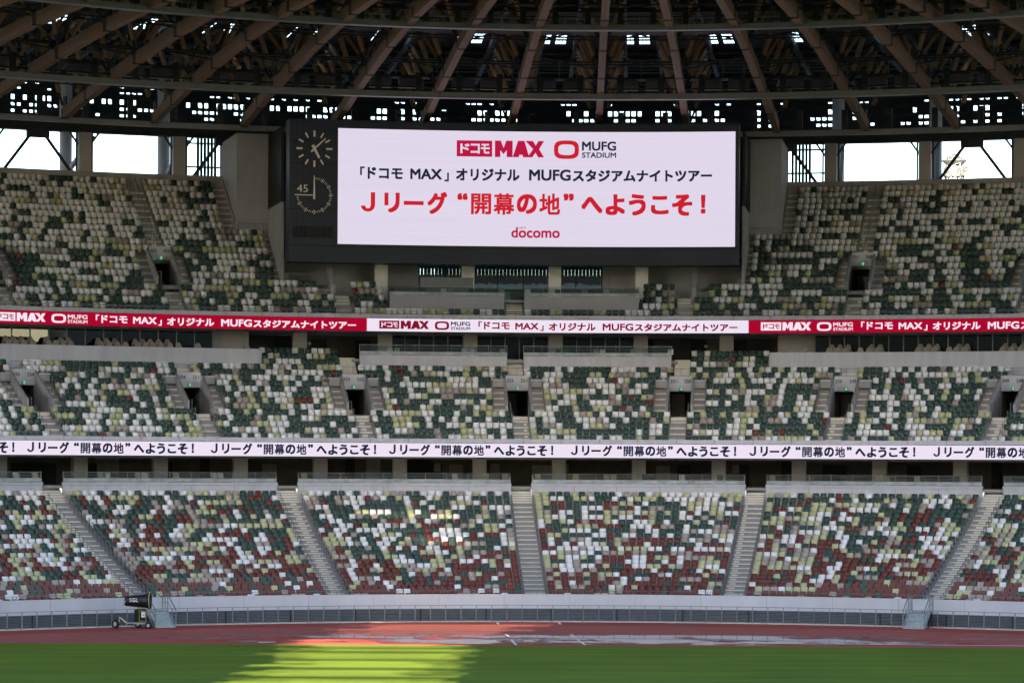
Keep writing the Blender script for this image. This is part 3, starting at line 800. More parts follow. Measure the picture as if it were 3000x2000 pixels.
sb = empty('scoreboard', P(RS, TC, 25), 0, 'huge scoreboard in a dark navy housing, its white screen full of Japanese text', 'scoreboard')
hl, hr = TC - .1895, TC + .1888
mb = MB(); mb.pbox(RS + .02, RS + 1.9, hl, hr, 25.0, 35.62)
sl_, sr_ = at(990, 550, RS)[0], at(2154, 550, RS)[0]
sz0, sz1 = 26.37, 35.03
for z in (27.2, 28.9, 30.6, 32.3, 34.0, 26.25):
    mb.pbox(RS + .012, RS + .02, hl, sl_ - .0015, z - .02, z + .02, None, 1)
for k in range(1, 7): mb.pbox(RS + .013, RS + .02, hl + (sl_ - hl) * k / 7 - .0001, hl + (sl_ - hl) * k / 7 + .0001, 26.3, 35.5, 1, 1)
mb.pbox(RS + .012, RS + .02, hl, hr, 26.18, 26.22, None, 1)
for k in range(30): mb.abox(RS + .013, RS + .02, sl_ + (sr_ - sl_) * k / 29, -.012, .012, 35.1, 35.5, 1)
mb.build('housing', ['navy', 'seam'], sb)
mb = MB(); mb.pbox(RS - .02, RS + .02, sl_ - .001, sr_ + .001, sz0 - .06, sz0); mb.pbox(RS - .02, RS + .02, sl_ - .001, sr_ + .001, sz1, sz1 + .06)
mb.build('screen_frame', 'darksteel', sb)
mb = MB(); rect(mb, (sl_, sr_, sz0, sz1), RS, 0); scr = mb.build('screen', 'ledbg', sb)
mb = MB(); rr = RS - .02
logo_box(mb, pxbox((1338, 412, 1442, 459), rr), rr, 2, 3)
logo_max(mb, pxbox((1450, 413, 1594, 461), rr), rr, 2)
logo_ring(mb, pxbox((1623, 412, 1696, 466), rr), rr, 1)
text_on_cyl(mb, 'MUFG', (1705, 415, 1805, 442), rr, 0, .026); text_on_cyl(mb, 'STADIUM', (1705, 447, 1805, 463), rr, 0, .022)
for s, a, b, c, d in TOUR:
    y = 488 + 3.5 * (a + b) / 2 / 1031; text_on_cyl(mb, s, (1055 + a, y + c, 1055 + b, y + d), rr, 0, .038 - (.010 if s in ('MAX', 'MUFG') else 0))
for s, a, b, c, d in WEL:
    y = 562 + 6 * (a + b) / 2 / 1010; text_on_cyl(mb, s, (1057 + a, y + c, 1057 + b, y + d), rr, 1, .040 - (.015 if s in '開幕地' else 0))
text_on_cyl(mb, 'docomo', (1498, 666, 1640, 697), rr, 2, .022); text_on_cyl(mb, 'NTT', (1522, 665, 1541, 671), rr, 2, .02)
mb.build('lettering', ['t_navy', 't_red', 't_crim', 'ledbg'], scr)

def dial(name, px, rad_px, label):
    t, z = at(px[0], px[1], RS); root = empty(name, P(RS, t, z), 0, label, 'clock', None)
    R_ = rad_px * (P(RS, t, z)[1]) / F
    def pt(a, q, y=0): return P(RS - y, t + (a * R_) / RS, z + q * R_)
    return root, pt, R_
def mark(mb, pt, ang, r0, r1, w0, w1, y, mi=0):
    a = math.radians(ang); d = (sin(a), cos(a)); n_ = (cos(a), -sin(a))
    q = [(d[0] * r0 + n_[0] * w0, d[1] * r0 + n_[1] * w0), (d[0] * r0 - n_[0] * w0, d[1] * r0 - n_[1] * w0), (d[0] * r1 - n_[0] * w1, d[1] * r1 - n_[1] * w1), (d[0] * r1 + n_[0] * w1, d[1] * r1 + n_[1] * w1)]
    mb.hexa([pt(*p, y) for p in q] + [pt(*p, y + .04) for p in q], mi)
ck, pt, R_ = dial('wall_clock', (921, 436), 53, 'white clock hands and hour bars mounted on the dark panel beside the screen')
mb = MB()
for k in range(12):
    if k % 3: mark(mb, pt, 30 * k, .70, 1.0, .045, .045, .02)
    else: mark(mb, pt, 30 * k, .66, 1.0, .055, .055, .02)
split(mb, 'hour_bar', 'clock', ck)
mb = MB(); mark(mb, pt, 152, -.22, .58, .085, .06, .07); mb.build('hour_hand', 'clock', ck)
mb = MB(); mark(mb, pt, 47, -.26, .84, .05, .035, .12); mb.build('minute_hand', 'clock', ck)
ck, pt, R_ = dial('match_timer', (920, 572), 54, 'round match timer with a 45 and minute ticks below the clock')
mb = MB()
rg = [(a, q) for k in range(46) for a, q in [(sin(k * pi / 30), cos(k * pi / 30))]]
mb.add([pt(a * .78, q * .78, .02) for a, q in rg] + [pt(a * 1.02, q * 1.02, .02) for a, q in rg], [(i, i + 1, 47 + i, 46 + i) for i in range(45)])
mb.build('face', 'seam', ck)
mb = MB()
for k in range(1, 46):
    if k % 5: mark(mb, pt, 6 * k, .84, .98, .012, .012, .03)
    else: mark(mb, pt, 6 * k, .80, 1.03, .024, .024, .03)
mark(mb, pt, 270, .08, 1.06, .026, .026, .03)
mb.build('minute_tick', 'clock', ck)
mb = MB(); mark(mb, pt, 0, -.22, 1.06, .055, .022, .08); mb.build('hand', 'clock', ck)
mb = MB(); text_on_cyl(mb, '45', (870, 541, 902, 563), RS - .03, 0, .0); mb.build('numeral', 'clock', ck)
t, z = at(919, 679, RS)
vb = MB().pbox(RS - .12, RS + .01, t - .0163, t + .0163, z - .40, z + .40); 
for k in range(9): vb.pbox(RS - .13, RS - .12, t - .0155 + k * .0034, t - .0135 + k * .0034, z - .37, z + .37, 1, 1)
tag(vb.build('speaker_box', ['black', 'seam']), 'flat black grille box on the dark panel below the match timer', 'grille')
for s in (-1, 1):
    wd = 'left' if s < 0 else 'right'
    t0, t1 = sorted((TC + s * .1925, TC + s * .2175))
    pr = empty('concrete_pier', P(98.3, (t0 + t1) / 2, 26), 0, f'tall plain grey pier to the {wd} of the scoreboard', 'wall', 'piers beside the scoreboard')
    mb = MB(); mb.pbox(98.3, 106.5, t0, t1, 25.5, 35.35); mb.pbox(98.26, 106.6, t0 - .0004, t1 + .0004, 35.352, 35.45)
    mb.pbox(98.292, 98.3, t0, t1, 28.26, 28.29, None, 1); mb.pbox(98.292, 98.3, t0, t1, 31.35, 31.37, None, 1)
    mb.build('pier_wall', ['pier', 'cheek'], pr)
    a, b_ = sorted((TC + s * .1905, TC + s * .1925))
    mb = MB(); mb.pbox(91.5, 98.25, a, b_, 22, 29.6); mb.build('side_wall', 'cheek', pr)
    mb = MB(); mb.pbox(91.5, 98.25, a, b_, 29.6, 35.3)
    for k in range(14): mb.pbox(91.6 + k * .47, 91.75 + k * .47, *((a - .0006, a) if s < 0 else (b_, b_ + .0006)), 29.7, 35.2, 1, 1)
    mb.build('vent_grille', ['dark', 'black'], pr)

tag(MB().pbox(99.2, 99.5, TC - .205, TC + .205, 25.9, 36.4).build('back_wall', 'dark'), 'dark wall closing the back of the scoreboard between the two piers', 'wall')
# ------------------------------------------------------------------ roof
RZ = 71.0
tr = empty('roof_truss', P(RZ, TC, 37), -TC, 'timber roof truss above the middle of the scoreboard', 'roof truss', 'timber roof trusses')
ND = [(44, 38.2), (55.5, 38.35), (66.5, 38.1), (76.4, 37.6), (83.2, 37.2), (89.7, 36.7), (96.6, 36.15)]
def tl(r, x, z): return (x, r - RZ, z - 37)
mb = MB(); mj = MB()
for (ra, za), (rb_, zb) in zip(ND[:-1], ND[1:]):
    for s in (-1, 1): mb.bar(tl(ra + .35, s * .125, za), tl(rb_ - .35, s * .125, zb), .235, .80)
    mj.bar(tl(rb_ - .36, 0, zb + .02), tl(rb_ + .36, 0, zb + .02), .40, .68)
    mj.box(tl(rb_, 0, zb + .7), (.10, .9, 1.1))
    for q in (-.3, -.2, -.1, .1, .2, .3): mj.box(tl(rb_ + q * 1.1, 0, zb - .36), (.50, .05, .06))
mb.build('bottom_chord', 'timber', tr, True); mj.build('joint', 'darksteel', tr, True)
TOPZ = 41.0
for s in (-1, 1):
    mb = MB(); mb.bar(tl(44, s * .30 * M * 44, TOPZ + .2), tl(112, s * .30 * M * 112, TOPZ + .2), .3, .45); mb.build('top_chord', 'darksteel', tr, True)
for r, z in ND[1:]:
    for s in (-1, 1):
        for dr in (-2.6, 2.6):
            if r > 90 and dr > 0: continue
            rt = r + dr; p0 = Vector(tl(r + dr * .12, s * .28, z + .55)); p1 = Vector(tl(rt, s * .30 * M * rt, TOPZ))
            d = p1 - p0
            mb = MB(); mb.bar(p0 + d * .22, p0 + d * .86, .26, .30)
            mb.build('strut', 'timber2', tr, True)
            mb = MB(); mb.bar(p0, p0 + d * .23, .10, .16); mb.bar(p0 + d * .85, p1, .10, .16); split(mb, 'strut_end', 'darksteel', tr, True)
for k in range(-11, 11):
    if k == 0: continue
    t = TC + k * M
    copy_tree(tr, P(RZ, t, 37), -t, f'timber roof truss, {ordw(abs(k))} {"left" if k < 0 else "right"} of the one above the scoreboard\'s middle')
def ringbeam(name, label, parts):
    root = empty(name, P(parts[0][1], TC, parts[0][3]), 0, label, 'beam')
    for nm, r0, r1, z0, z1, m in parts: MB().pbox(r0, r1, TL, TR, z0, z1).build(nm, m, root)
    return root
def hangers(root, r, z0, z1, step, wd, name='bracket', m='darksteel'):
    mb = MB()
    for k in range(int((TR - TL) / step)): mb.abox(r - .12, r + .12, TC + TL - TL - .5 * step + (k - int(-(TL - TC) / step)) * step, -wd, wd, z0, z1)
    split(mb, name, m, root)
rb1 = ringbeam('ring_girder', 'long grey ring girder across the top of the picture with small hangers', [('pipe', 58.0, 58.4, 37.80, 38.12, 'duct'), ('upper_pipe', 58.5, 58.62, 38.55, 38.66, 'duct'), ('flange', 57.9, 58.5, 37.74, 37.795, 'steel')])
hangers(rb1, 58.25, 38.12, 39.2, M / 2, .18)
hangers(rb1, 58.15, 38.12, 38.24, M / 4, .06, 'lamp', 'steel')
rb2 = ringbeam('ring_girder', 'long grey ring girder halfway up the roof, in front of the bright slots', [('pipe', 82.0, 82.45, 36.55, 36.92, 'duct'), ('upper_pipe', 82.6, 82.72, 37.25, 37.36, 'darksteel'), ('flange', 81.9, 82.55, 36.49, 36.545, 'steel')])
hangers(rb2, 82.3, 36.92, 38.3, M / 2, .22)
rb3 = ringbeam('ring_girder', 'grey ring girder at the foot of the trusses above the window openings', [('pipe', 97.2, 97.6, 35.55, 35.95, 'duct')])
hangers(rb3, 97.4, 35.95, 37.5, M / 2, .22)
rb4 = ringbeam('ring_girder', 'dark steel girder forming the lower edge of the roof over the top stand', [('web', 105.4, 105.8, 35.9, 36.9, 'darksteel'), ('flange', 105.2, 106.0, 35.84, 35.9, 'darksteel'), ('top_flange', 105.2, 106.0, 36.9, 36.96, 'darksteel')])
br = empty('roof_bracing', P(70, TC, 39), 0, 'thin dark steel rods crossing between the timber roof trusses', 'bracing')
mb = MB()
for k in range(-11, 10):
    t = TC + k * M
    for ra, za, rb_, zb in ((55.5, 38.5, 66.5, 41), (66.5, 38.2, 76.4, 41), (76.4, 37.8, 89.7, 41), (89.7, 37.0, 97, 40.6)):
        mb.bar(P(ra, t, za), P(rb_, t + M, zb), .07, .09); mb.bar(P(ra, t + M, za), P(rb_, t, zb), .07, .09)
    for r, z in ((61, 39.4), (66.5, 38.6), (71.5, 39.2), (76.4, 38.2), (80, 38.9), (89.7, 37.4), (93, 38.0)): mb.bar(P(r, t, z), P(r, t + M, z), .07, .10)
mb.build('rod', 'darksteel', br)
cw_ = empty('catwalk', P(84.5, TC, 38.2), 0, 'suspended maintenance catwalk with railings running under the roof', 'catwalk')
MB().pbox(84.0, 85.4, TL, TR, 38.25, 38.36).build('walkway', 'darksteel', cw_)
mb = MB()
for z in (38.9, 39.4): mb.pbox(84.0, 84.05, TL, TR, z, z + .05)
for k in range(-56, 60): mb.abox(84.0, 84.06, TC + k * M / 4, -.03, .03, 38.36, 39.45)
mb.build('railing', 'steel', cw_)
mb = MB()
for k in range(-14, 14):
    for q in (.20, .55): mb.pbox(84.6, 85.3, TC + (k + q) * M, TC + (k + q + .26) * M, 37.55, 38.2, 2)
split(mb, 'duct', 'duct', cw_)
c2 = empty('catwalk', P(66, TC, 39.6), 0, 'upper maintenance catwalk deep in the shade between the timber trusses', 'catwalk')
MB().pbox(70, 71.2, TL, TR, 39.5, 39.6).build('walkway', 'darksteel', c2)
mb = MB()
for z in (40.1, 40.6): mb.pbox(70.0, 70.05, TL, TR, z, z + .05)
for k in range(-56, 60): mb.abox(70, 70.06, TC + k * M / 4, -.025, .025, 39.6, 40.65)
mb.build('railing', 'steel', c2)
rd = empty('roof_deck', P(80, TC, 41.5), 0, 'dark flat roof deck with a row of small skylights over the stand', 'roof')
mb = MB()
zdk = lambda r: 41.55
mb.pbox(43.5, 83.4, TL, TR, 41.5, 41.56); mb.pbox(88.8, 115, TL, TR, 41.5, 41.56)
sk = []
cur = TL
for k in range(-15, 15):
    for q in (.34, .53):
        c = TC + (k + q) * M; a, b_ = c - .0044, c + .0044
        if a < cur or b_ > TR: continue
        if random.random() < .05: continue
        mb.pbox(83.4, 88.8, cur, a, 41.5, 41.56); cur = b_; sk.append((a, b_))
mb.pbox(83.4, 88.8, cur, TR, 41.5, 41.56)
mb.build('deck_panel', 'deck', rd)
mb = MB()
for a, b_ in sk:
    for q in range(1, 4): mb.pbox(83.4 + q * 1.35 - .06, 83.4 + q * 1.35 + .06, a, b_, 41.57, 41.60, 1)
    for q in (1, 2): mb.abox(83.4, 88.8, a + (b_ - a) * q / 3, -.02, .02, 41.565, 41.60)
mb.build('skylight_bar', 'darksteel', rd)
mb = MB()
for r in list(np.arange(46, 80, 3.3)) + list(np.arange(91.5, 112, 3.3)): mb.pbox(r, r + .18, TL, TR, 41.2, 41.49)
mb.build('purlin', 'darksteel', rd)
MB().pbox(43.2, 43.5, TL, TR, 38.1, 41.8).build('fascia', 'darksteel', rd)
# outer eaves lattice with daylight slots
ev = empty('eaves_lattice', P(114, TC, 36.5), 0, 'dark slatted eaves screen behind the roof trusses, daylight showing through its slots', 'louvre screen')
rowz = [(37.84, 38.03), (38.26, 38.50), (38.78, 39.04), (39.28, 39.70), (40.16, 40.30), (40.62, 40.72), (40.95, 41.03)]
bands = [(37.62, 37.84)] + [(rowz[q][1], rowz[q + 1][0]) for q in range(len(rowz) - 1)] + [(41.03, 41.5)]
mb = MB()
for a, b_ in bands: mb.pbox(113.8, 114.1, TL, TR, a, b_)
mb.build('board', 'darksteel', ev)
mb = MB(); ms = MB()
for k in range(int((TR - TL) * 114 / .50)):
    t = TL + k * .50 / 114
    ms.abox(113.86, 114.04, t, -.08, .08 + .05 * random.random(), 37.7, 41.4)
    ph = ((t - TC) / M) % 1
    for j, (za, zb) in enumerate(rowz):
        pr = (.45, .58, .32, .34, .5, .6, .75)[j]
        if abs(ph - .5) < .08: pr = .97
        if abs(ph) < .05: pr = .92
        if noise.noise((t * 55, j * .6, 1.7)) > .17: pr = 1
        if random.random() < pr: ms.abox(113.88, 114.02, t + .25 / 114, -.19, .19, za - .03, zb + .03)
        elif random.random() < .35: ms.bar(P(113.7, t + .02 / 114, za - .05), P(113.7, t + .48 / 114, zb + .05), .05, .06)
ms.build('slat', 'darksteel', ev)
for k in range(-10, 10):                            # posts and brackets between the truss feet and the eaves
    t = TC + (k + .5) * M
    root = empty('stand_column', P(105.2, t, 30), 0, f'square grey column at the back of the top stand, {ordw(k + 1 if k >= 0 else -k)} to the {"right" if k >= 0 else "left"} of the scoreboard\'s middle', 'column', 'columns at the back of the top stand')
    if abs(k + .5) < 3: 
        bpy.data.objects.remove(root); continue
    MB().abox(105.12, 106.0, t, -.48, .48, 30.5, 35.84).build('shaft', 'column', root)
    mb = MB()
    for s in (-1, 1): mb.bar(P(105.5, t + s * .62 / 105, 32.5), P(105.5, t + s * .62 / 105, 35.9), .14, .14)
    for s in (-1, 1): mb.bar(P(105.6, t + s * .48 / 105, 34.9), P(105.6, t + s * 1.15 / 105, 35.85), .12, .16)
    mb.build('bracket', 'darksteel', root)
    oc = empty('outer_column', P(113, t, 20), 0, f'round pale outer column seen through the opening, {ordw(k + 1 if k >= 0 else -k)} {"right" if k >= 0 else "left"} of the middle', 'column', 'outer columns')
    MB().tube(P(112.5, t, 20), P(112.5, t, 41), .52, 16).build('shaft', 'white', oc)
    mb = MB(); mb.bar(P(106.4, t + .9 / 106, 35.6), P(112, t + .2 / 106, 33.6), .28, .34); mb.bar(P(112, t + .2 / 106, 33.6), P(107, t + .9 / 106, 31.0), .28, .34); mb.build('brace', 'cheek', oc)
for k in (-7, -5, -3, 3, 5, 7):
    t = TC + k * M
    root = empty('brace_frame', P(105.4, t, 33), 0, f'dark V steel brace above the top stand, {ordw(abs(k) // 2)} {"left" if k < 0 else "right"} of the scoreboard', 'brace', 'steel braces above the top stand')
    MB().pbox(105.05, 105.38, t - .0085, t + .0085, 35.25, 35.84).build('gusset', 'darksteel', root)
    for s in (-1, 1):
        if abs(k) == 3 and s * k < 0: continue
        MB().tube(P(105.25, t + s * .006, 35.4), P(105.25, t + s * .36 * M, 32.6), .13, 10).build('brace', 'darksteel', root)
for s in (-1, 1):
    root = empty('bar_grille', P(107, TC + s * 3.3 * M, 33), 0, f'dark vertical bars in the opening next to the {"left" if s < 0 else "right"} concrete pier', 'grille', 'bar grilles')
    mb = MB()
    for q in range(6): mb.abox(106.9, 107.1, TC + s * (3.08 * M + q * .0026), -.10, .10, 32, 36)
    for z in (33.6, 35.5): mb.pbox(107.12, 107.22, *sorted((TC + s * 3.0 * M, TC + s * 3.45 * M)), z, z + .14)
    mb.build('bar', 'darksteel', root)
for s in (-1, 1):
    root = empty('mesh_fence', P(108, TC + s * 5 * M, 32.5), 0, f'thin wire fence along the {"left" if s < 0 else "right"} openings above the top stand', 'fence', 'wire fences above the top stand')
    mb = MB(); a, b_ = sorted((TC + s * .215, TC + s * .95))
    for z in (33.0, 33.35, 33.7): mb.pbox(108, 108.02, a, b_, z, z + .02)
    for k in range(int((b_ - a) / .013)): mb.abox(108, 108.02, a + k * .013, -.012, .012, 32.4, 33.72)
    mb.build('wire', 'steel', root)

# ------------------------------------------------------------------ steel fence by the track
fr = 57.05
fn = empty('track_fence', P(fr, TC, 0), 0, 'low grey steel fence with thin posts along the back of the track', 'fence')
MB().pbox(fr - .022, fr + .022, TL, TR, 1.03, 1.07).build('rail', 'steel', fn)
FP = MB().box((0, 0, .53), (.05, .05, 1.06)).mesh('post', 'steel')
for k in range(-42, 42):
    t = TC + k * .0171; x, y = proj(P(fr, t, .5))
    if not -60 < x < 3060: continue
    o = bpy.data.objects.new('post', FP); C.objects.link(o); o.parent = fn
    o.location = wloc(fn).inverted() @ Vector(P(fr, t, 0)); o.rotation_euler = (0, 0, -t)
fr2 = empty('top_rail', P(57.8, TC, 1.72), 0, 'thin steel rail on top of the white wall in front of the first seats', 'railing')
mb = MB(); mb.pbox(57.8, 57.84, TL, TR, 1.93, 1.96)
for k in range(-50, 50): mb.abox(57.8, 57.84, TC + k * .0171, -.015, .015, 1.72, 1.93)
mb.build('rail', 'rail', fr2)
# access stairs from the track over the wall
for t, wd in ((A1[1], 'left'), (A1[5], 'right')):
    t = t if wd == 'left' else t - .004
    root = empty('access_stairs', P(56.2, t, 0), -t, f'galvanised steel steps with handrails climbing to the white wall, at the {wd}', 'steps', 'steel access steps')
    L = lambda x, y, z: (x, y, z)       # local: y outward, front of the steps at y = -0.9
    mb = MB()
    for j in range(6): mb.box((0, -.9 + j * .26 + .14, .16 + j * .15 - .02), (1.25, .30, .04)); mb.box((0, -.9 + j * .26, .16 + j * .15 - .09), (1.25, .02, .15))
    mb.build('tread', 'galv', root, True)
    mb = MB(); mb.box((0, 1.05, .98), (1.3, .95, .06)); mb.build('landing', 'galv', root, True)
    for s in (-1, 1):
        mb = MB(); mb.prism([(-.95, .02), (-.95, .18), (.55, 1.0), (.75, 1.0), (.75, .85), (-.5, .02)], lambda a, y, z, s=s: (s * .65 + y, a, z), -.02, .02); mb.build('side_plate', 'galv', root, True)
        mb = MB()
        for y, z in ((-.9, .1), (.55, .98), (1.0, .98), (1.45, .98)): mb.bar((s * .66, y, z), (s * .66, y, z + .95), .05, .05)
        mb.bar((s * .66, -.9, 1.05), (s * .66, .55, 1.93), .05, .05); mb.bar((s * .66, .55, 1.93), (s * .66, 1.45, 1.93), .05, .05)
        mb.bar((s * .66, -.9, .60), (s * .66, .55, 1.48), .025, .025); mb.bar((s * .66, .55, 1.45), (s * .66, 1.45, 1.45), .025, .025)
        mb.build('handrail', 'steel', root, True)
    mb = MB()
    for s in (-1, 1):
        mb.bar((s * .6, .62, 0), (s * .6, .62, .96), .06, .06); mb.bar((s * .6, 1.4, 0), (s * .6, 1.4, .96), .06, .06)
    split(mb, 'leg', 'darksteel', root, True)

# ------------------------------------------------------------------ mist cannon on its cart
g = gp(404, 1839)
mc = empty('mist_cannon', g, .06, 'black mist cannon lettered SGL on a three-wheeled cart beside the left steps', 'mist cannon')
mb = MB(); ax = Vector((1, -.12, .02))
mb.lathe([(-.80, .01), (-.80, .285), (-.66, .30), (.36, .40), (.58, .45), (.72, .56), (.735, .56), (.735, .53), (.58, .39), (.3, .33), (.3, .01)], (.02, 0, 1.64), ax, 28)
mb.build('barrel', 'black', mc, True)
bl = mc.children[0]
mb = MB(); mb.lathe([(.725, .565), (.75, .565), (.75, .535), (.725, .535)], (.02, 0, 1.64), ax, 28); mb.build('nozzle_ring', 'cream', bl, True)
mb = MB()
for q in range(7): mb.box((-.86 + random.random() * .08, random.uniform(-.22, .1), 1.50 + q * .05), (.10, .12, .10))
mb.box((-.86, -.12, 1.42), (.16, .12, .16)); mb.build('fan_motor', 'hub', bl, True)
v, f = text2d('SGL', .022)
mb = MB(); mb.add([(-.50 + a * .54, -.30 - a * .07 - .001 * (i // (len(v) // 9)), 1.72 + (b - .5) * .24) for i, (a, b) in enumerate(v)], f); mb.build('lettering', 'white_box', bl, True)
mb = MB(); mb.box((.16, 0, .74), (.72, .62, .74)); mb.box((.16, 0, 1.13), (.60, .5, .06)); mb.build('engine_box', 'black', mc, True)
eb = mc.children[-1]
mb = MB(); mb.box((.34, -.325, .76), (.30, .02, .60), 0)
for x in (.10, .50): mb.box((x, -.33, .76), (.035 if x > .3 else .05, .03, .64), 1)
mb.box((.30, -.33, 1.07), (.44, .03, .03), 1); mb.box((.30, -.33, .45), (.44, .03, .03), 1); mb.box((.34, -.34, .84), (.23, .012, .34), 2); mb.box((.35, -.348, .80), (.06, .008, .05), 0)
for q in range(4): mb.box((.10, -.348, .55 + q * .14), (.03, .008, .07), 0)
mb.build('control_panel', ['black', 'yellow', 'white_box'], eb, True)
mb = MB(); mb.bar((.1, 0, 1.14), (-.02, 0, 1.34), .22, .12); mb.bar((.25, 0, 1.14), (.30, 0, 1.34), .1, .1); mb.bar((-.1, 0, 1.32), (.32, 0, 1.30), .2, .09); mb.build('swivel', 'galv', mc, True)
mb = MB()
for y in (-.3, .3): mb.bar((-.18, y, .31), (.62, y, .31), .06, .11)
mb.box((.22, 0, .31), (.78, .56, .06)); mb.bar((-.18, 0, .31), (-.70, 0, .31), .08, .08); mb.bar((-.70, 0, .26), (-.68, 0, .12), .06, .06); mb.bar((.55, -.45, .19), (.55, .45, .19), .05, .05); mb.build('chassis', 'galv', mc, True)
mb = MB(); mb.bar((-.70, -.03, .33), (-1.02, -.03, .62), .06, .07); mb.bar((-1.02, -.03, .62), (-1.13, -.03, .66), .06, .07); mb.bar((-1.13, -.03, .66), (-1.13, -.03, .36), .05, .07); mb.build('tow_bar', 'cream', mc, True)
mb = MB(); mb.prism([(-1.45, .38), (-1.38, .50), (-1.14, .64), (-1.10, .60), (-1.34, .45)], lambda a, y, z: (a, y, z), -.12, .12); mb.build('mudguard', 'black', mc, True)
def wheel(x, y, r, w_, axis):
    mb = MB(); a = Vector(axis).normalized(); prof = [(-w_ / 2, r * .55), (-w_ / 2, r * .86), (-w_ * .32, r), (w_ * .32, r), (w_ / 2, r * .86), (w_ / 2, r * .55)]
    mb.lathe(prof, (x, y, r), a, 24); o = mb.build('wheel', 'rubber', mc, True)
    mb = MB(); mb.lathe([(-w_ * .3, .01), (-w_ * .36, r * .2), (-w_ * .30, r * .56), (w_ * .30, r * .56), (w_ * .36, r * .2), (w_ * .3, .01)], (x, y, r), a, 20); mb.build('rim', 'hub', o, True)
wheel(-1.34, -.02, .26, .18, (.75, 1, 0)); wheel(.66, -.42, .20, .17, (.15, 1, 0)); wheel(-.02, .42, .20, .17, (.15, 1, 0))

# ------------------------------------------------------------------ loose chairs on the decks, lounge chairs
def deck_seat(px, tier_r, z, col, where):
    t = at(px, 1390, tier_r)[0] if z < 12 else at(px, 1020 if z < 20 else 855, tier_r)[0]
    o = empty('deck_chair', P(tier_r, t, z), -t, f'{COLN[col]} chair behind the railing {where}', 'chair', 'chairs standing on the stand decks')
    for m, nm in ((SHM[col], 'shell'), (SFM, 'frame')):
        c = bpy.data.objects.new(nm, m); C.objects.link(c); c.parent = o
LDK = [(48, 0), (104, 2), (296, 2), (316, 0), (405, 2), (425, 0), (517, 2), (628, 0), (647, 0), (892, 2), (985, 4), (1005, 4), (1120, 1), (1140, 1), (1318, 1), (1332, 0), (1424, 2), (1480, 3), (1576, 2), (1667, 4), (1687, 2), (1777, 2), (1797, 2), (1889, 1), (1908, 1), (1998, 0), (2016, 4), (2109, 1), (2262, 3), (2373, 4), (2470, 1), (2576, 2), (2597, 3), (2686, 2), (2702, 1), (2801, 1), (2957, 1)]
for i, (px, c) in enumerate(LDK): deck_seat(px, 78.6, 8.42, c, f'of the lowest tier deck, {ordw(i + 1)} from the left')
for i, (px, c) in enumerate([(1143, 0), (1164, 2), (1361, 0), (1383, 0), (1473, 3), (1636, 1), (1659, 1), (1746, 3), (1765, 0), (1855, 3), (1875, 2), (1964, 0)]): deck_seat(px, 87.9, 17.75, c, f'of the middle tier deck, {ordw(i + 1)} from the left')
for i, (px, c) in enumerate([(1149, 1), (1240, 1), (1300, 0), (1320, 3), (1381, 1), (1470, 3), (1546, 0), (1634, 1), (1695, 1), (1714, 3), (1733, 1), (1777, 0), (1862, 3)]): deck_seat(px, 89.7, 22.32, c, f'below the scoreboard, {ordw(i + 1)} from the left')
LP = [(-.30, .0), (-.31, .32), (-.20, .72), (-.10, .90), (.10, .90), (.20, .72), (.31, .32), (.30, .0)]
b = MB(); b.prism(LP, lambda a, y, z: (a, y - .1 * (a / .3) ** 2 + z * .15, z), .10, .26)
LBM = b.mesh('backrest', 'chair'); b = MB(); b.box((0, -.18, .38), (.52, .56, .16)); LSM = b.mesh('cushion', 'chair')
b = MB(); b.box((0, -.1, .15), (.2, .2, .3)); LGM = b.mesh('pedestal', 'rail')
LG = [('left', [27, 48, 72, 98, 146, 166, 188, 210, 298, 322, 346, 370, 406, 428, 450, 474, 500, 525, 582, 724], 87.6), ('right', [2296, 2360, 2428, 2452, 2476, 2520, 2545, 2570, 2688, 2712, 2736, 2780, 2800, 2824, 2936, 2962, 2988], 87.6)]
def lounge(px, r, z, lab):
    t = at(px, 1010, r)[0]; o = empty('lounge_chair', P(r, t, z), -t, lab, 'chair', 'padded lounge chairs behind the middle tier')
    for m, nm in ((LBM, 'backrest'), (LSM, 'cushion'), (LGM, 'pedestal')):
        c = bpy.data.objects.new(nm, m); C.objects.link(c); c.parent = o
for sd, pxs, r in LG:
    for i, px in enumerate(pxs):
        lounge(px, r, 17.82, f'taupe lounge chair, {ordw(i + 1)} from the left in the {sd} lounge front row')
        if i % 6 != 5 and px not in (582, 724, 2296, 2360): lounge(px - 8 if sd == 'left' else px + 8, 88.75, 18.1, f'taupe lounge chair, {ordw(i + 1)} from the left in the {sd} lounge back row')

